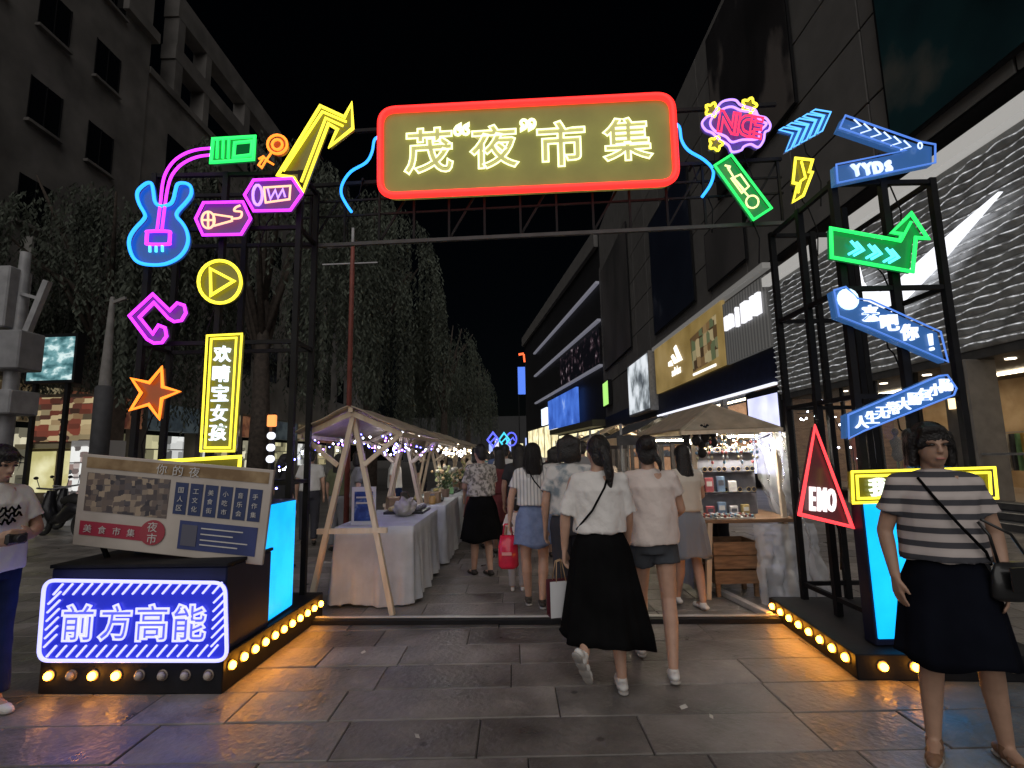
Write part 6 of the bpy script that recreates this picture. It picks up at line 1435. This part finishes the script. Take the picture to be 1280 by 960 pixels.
# the boy at the left edge
BOY = person('person', 'person in white printed tee and jeans at the left edge looking down', (-3.36, 3.42, 0), R(-112),
    dict(ankR=(.09, -.02, .085), ankL=(-.09, .06, .085), elL=(-.235, .03, 1.08), wrL=(-.10, .25, 1.06), haL=(.8, .5, .1), thL=(0, .2, 1), elR=(.235, .03, 1.08), wrR=(.10, .25, 1.04), haR=(-.8, .5, .1), thR=(0, .2, 1), head=(0, .035, 1.515), tilt=R(-16), yaw=R(10)),
    dict(top=M_TEE, hem=.84, loose=.05, sleeve=.7, trousers=M_JEANS, shoes=M_SHOEW, hair='short', wr=.013), 1.0, .0085, face=True, skin=M_SKIN2)
for k, z in enumerate((1.225, 1.19, 1.15)):
    w_ = (.085, .10, .06)[k]
    B().tube([(x, .150 - x * x * 3.2, z + .014 * math.sin(x * 150 + k) + .006 * math.sin(x * 410)) for x in np.linspace(-w_, w_, 26)], .006, 5).build('tee_print', M_BLKSK, BOY, smooth=True)
cm_ = thing('black_camera', 'black camera held in both hands by the person at the left edge', 'camera', (-3.36 + .27, 3.42 - .11, 1.02), R(-112))
B().box(-.055, .055, -.025, .025, 0, .07).build('camera_body', mat('camera_black', (.015, .015, .016), .5), cm_, bevel=.012)
B().lathe([(.026, 0), (.026, .04), (.022, .045)], 16).build('lens', mat('camera_black', (.015, .015, .016)), cm_, loc=(0, .025, .035), rot=(-PI / 2, 0, 0)); B().box(-.02, .02, -.016, .016, .0705, .085).build('viewfinder', MATS['camera_black'], cm_)

# the crowd further in
TOPS = {k: mat('crowd_' + k, c, .85, var=.1) for k, c in dict(white=(.55, .54, .52), black=(.02, .02, .022), maroon=(.12, .02, .02), grey=(.2, .2, .21), blue=(.08, .12, .25), cream=(.5, .42, .34), olive=(.12, .13, .07), teal=(.07, .2, .22)).items()}
CW = [
 (-.22, 8.3, 8, 'maroon', 'skirt', 'long', 1.0, 'person in maroon top seen between the patterned blouse and the aisle'),
 (.08, 7.4, -5, 'black', 'trousers', 'long', 1.02, 'person all in black walking behind the denim skirt'),
 (.62, 7.9, 4, 'white', 'skirt', 'bob', 1.0, 'person in white with bobbed hair deep in the aisle'),
 (1.15, 8.8, -10, 'grey', 'trousers', 'short', 1.06, 'tall person in grey in the aisle behind the pair'),
 (.25, 10.2, 12, 'cream', 'skirt', 'tail', 1.0, 'person in cream with ponytail far down the aisle'),
 (-.35, 11.4, 20, 'blue', 'trousers', 'short', 1.05, 'person in blue stopping at the third table'),
 (.8, 11.2, 0, 'black', 'skirt', 'long', .99, 'person in black with long hair far down the aisle'),
 (1.5, 11.8, -20, 'white', 'trousers', 'short', 1.05, 'person in white by the tan canopy stall'),
 (.0, 14.2, 5, 'teal', 'trousers', 'bob', 1.0, 'person in teal at the far end of the aisle'),
 (.7, 15.5, -4, 'white', 'trousers', 'short', 1.06, 'person in white at the far end of the aisle'),
 (-.5, 16.5, 170, 'grey', 'skirt', 'long', 1.0, 'person in grey walking back towards the gate'),
 (-2.35, 8.0, -70, 'grey', 'trousers', 'bob', 1.0, 'vendor in grey behind the nearest stall table'),
 (-2.25, 10.0, -90, 'white', 'trousers', 'short', 1.03, 'vendor in white behind the second stall table'),
 (-2.2, 12.6, -95, 'black', 'trousers', 'tail', 1.0, 'vendor in black behind the third stall table'),
 (-2.95, 8.9, -20, 'olive', 'trousers', 'long', .98, 'person in olive standing behind the stalls on the left'),
 (-3.7, 9.6, 15, 'white', 'trousers', 'short', 1.03, 'person in white behind the stalls near the scooters'),
 (1.25, 7.4, -30, 'cream', 'skirt', 'bun', .98, 'person in cream looking at the canopy stall'),
 (-.62, 9.0, 14, 'black', 'skirt', 'bob', 1.0, 'person in black close to the second draped table'),
 (-.78, 10.9, 30, 'cream', 'trousers', 'short', 1.04, 'person in cream leaning towards the third draped table'),
 (-.12, 10.4, -3, 'grey', 'trousers', 'bun', 1.0, 'person in grey with a hair bun midway down the aisle'),
 (-.5, 13.0, 6, 'white', 'skirt', 'long', 1.0, 'person in white with long hair by the fourth table'),
 (.15, 15.6, 2, 'maroon', 'trousers', 'short', 1.05, 'person in maroon near the far end of the aisle'),
 (-.75, 15.0, 20, 'teal', 'trousers', 'tail', 1.0, 'person in teal with ponytail by the fifth table'),
 (.35, 12.6, 3, 'grey', 'skirt', 'long', 1.0, 'person in grey with long hair midway down the aisle'),
 (-.15, 9.3, -6, 'white', 'trousers', 'short', 1.05, 'person in white walking behind the maroon top'),
 (1.0, 13.4, 6, 'maroon', 'trousers', 'bob', 1.0, 'person in maroon midway down the right of the aisle'),
 (.45, 18.2, 0, 'black', 'trousers', 'tail', 1.03, 'person in black at the far vanishing end of the aisle'),
 (1.2, 17.4, -8, 'cream', 'trousers', 'short', 1.04, 'person in cream at the far right end of the aisle'),
 (-.25, 19.5, 4, 'blue', 'skirt', 'long', 1.0, 'person in blue at the far left end of the aisle'),
 (-3.3, 7.6, -40, 'black', 'trousers', 'tail', .98, 'person in black behind the cyan light box on the left'),
 (2.75, 7.2, 110, 'grey', 'trousers', 'bob', 1.0, 'vendor in grey inside the goods stall'),
]
for x, y_, a, c, low, hr, s, lab in CW:
    po = dict(ankR=(.07, -.12, .085), ankL=(-.07, .14, .085)) if y_ > 7 and abs(x) < 1.8 else {}
    of = dict(top=TOPS[c], hem=.92, loose=.035, sleeve=.7, shoes=MATS['dark_sandal'], hair=hr, wr=.01)
    if low == 'skirt': of.update(skirt=[M_BLKSK, M_DENIM, TOPS['maroon'], TOPS['grey']][int(abs(x * 10)) % 4], skirt_hem=.5, waist=.98, flare=.07)
    else: of.update(trousers=[MATS['dark_trousers'], M_JEANS, TOPS['grey']][int(abs(y_ * 10)) % 3])
    person('person', lab, (x, y_, 0), R(a), po, of, s, .016, hands=(y_ < 8.5), group='people in the market crowd')
bpy.data.scenes.remove(TMP)
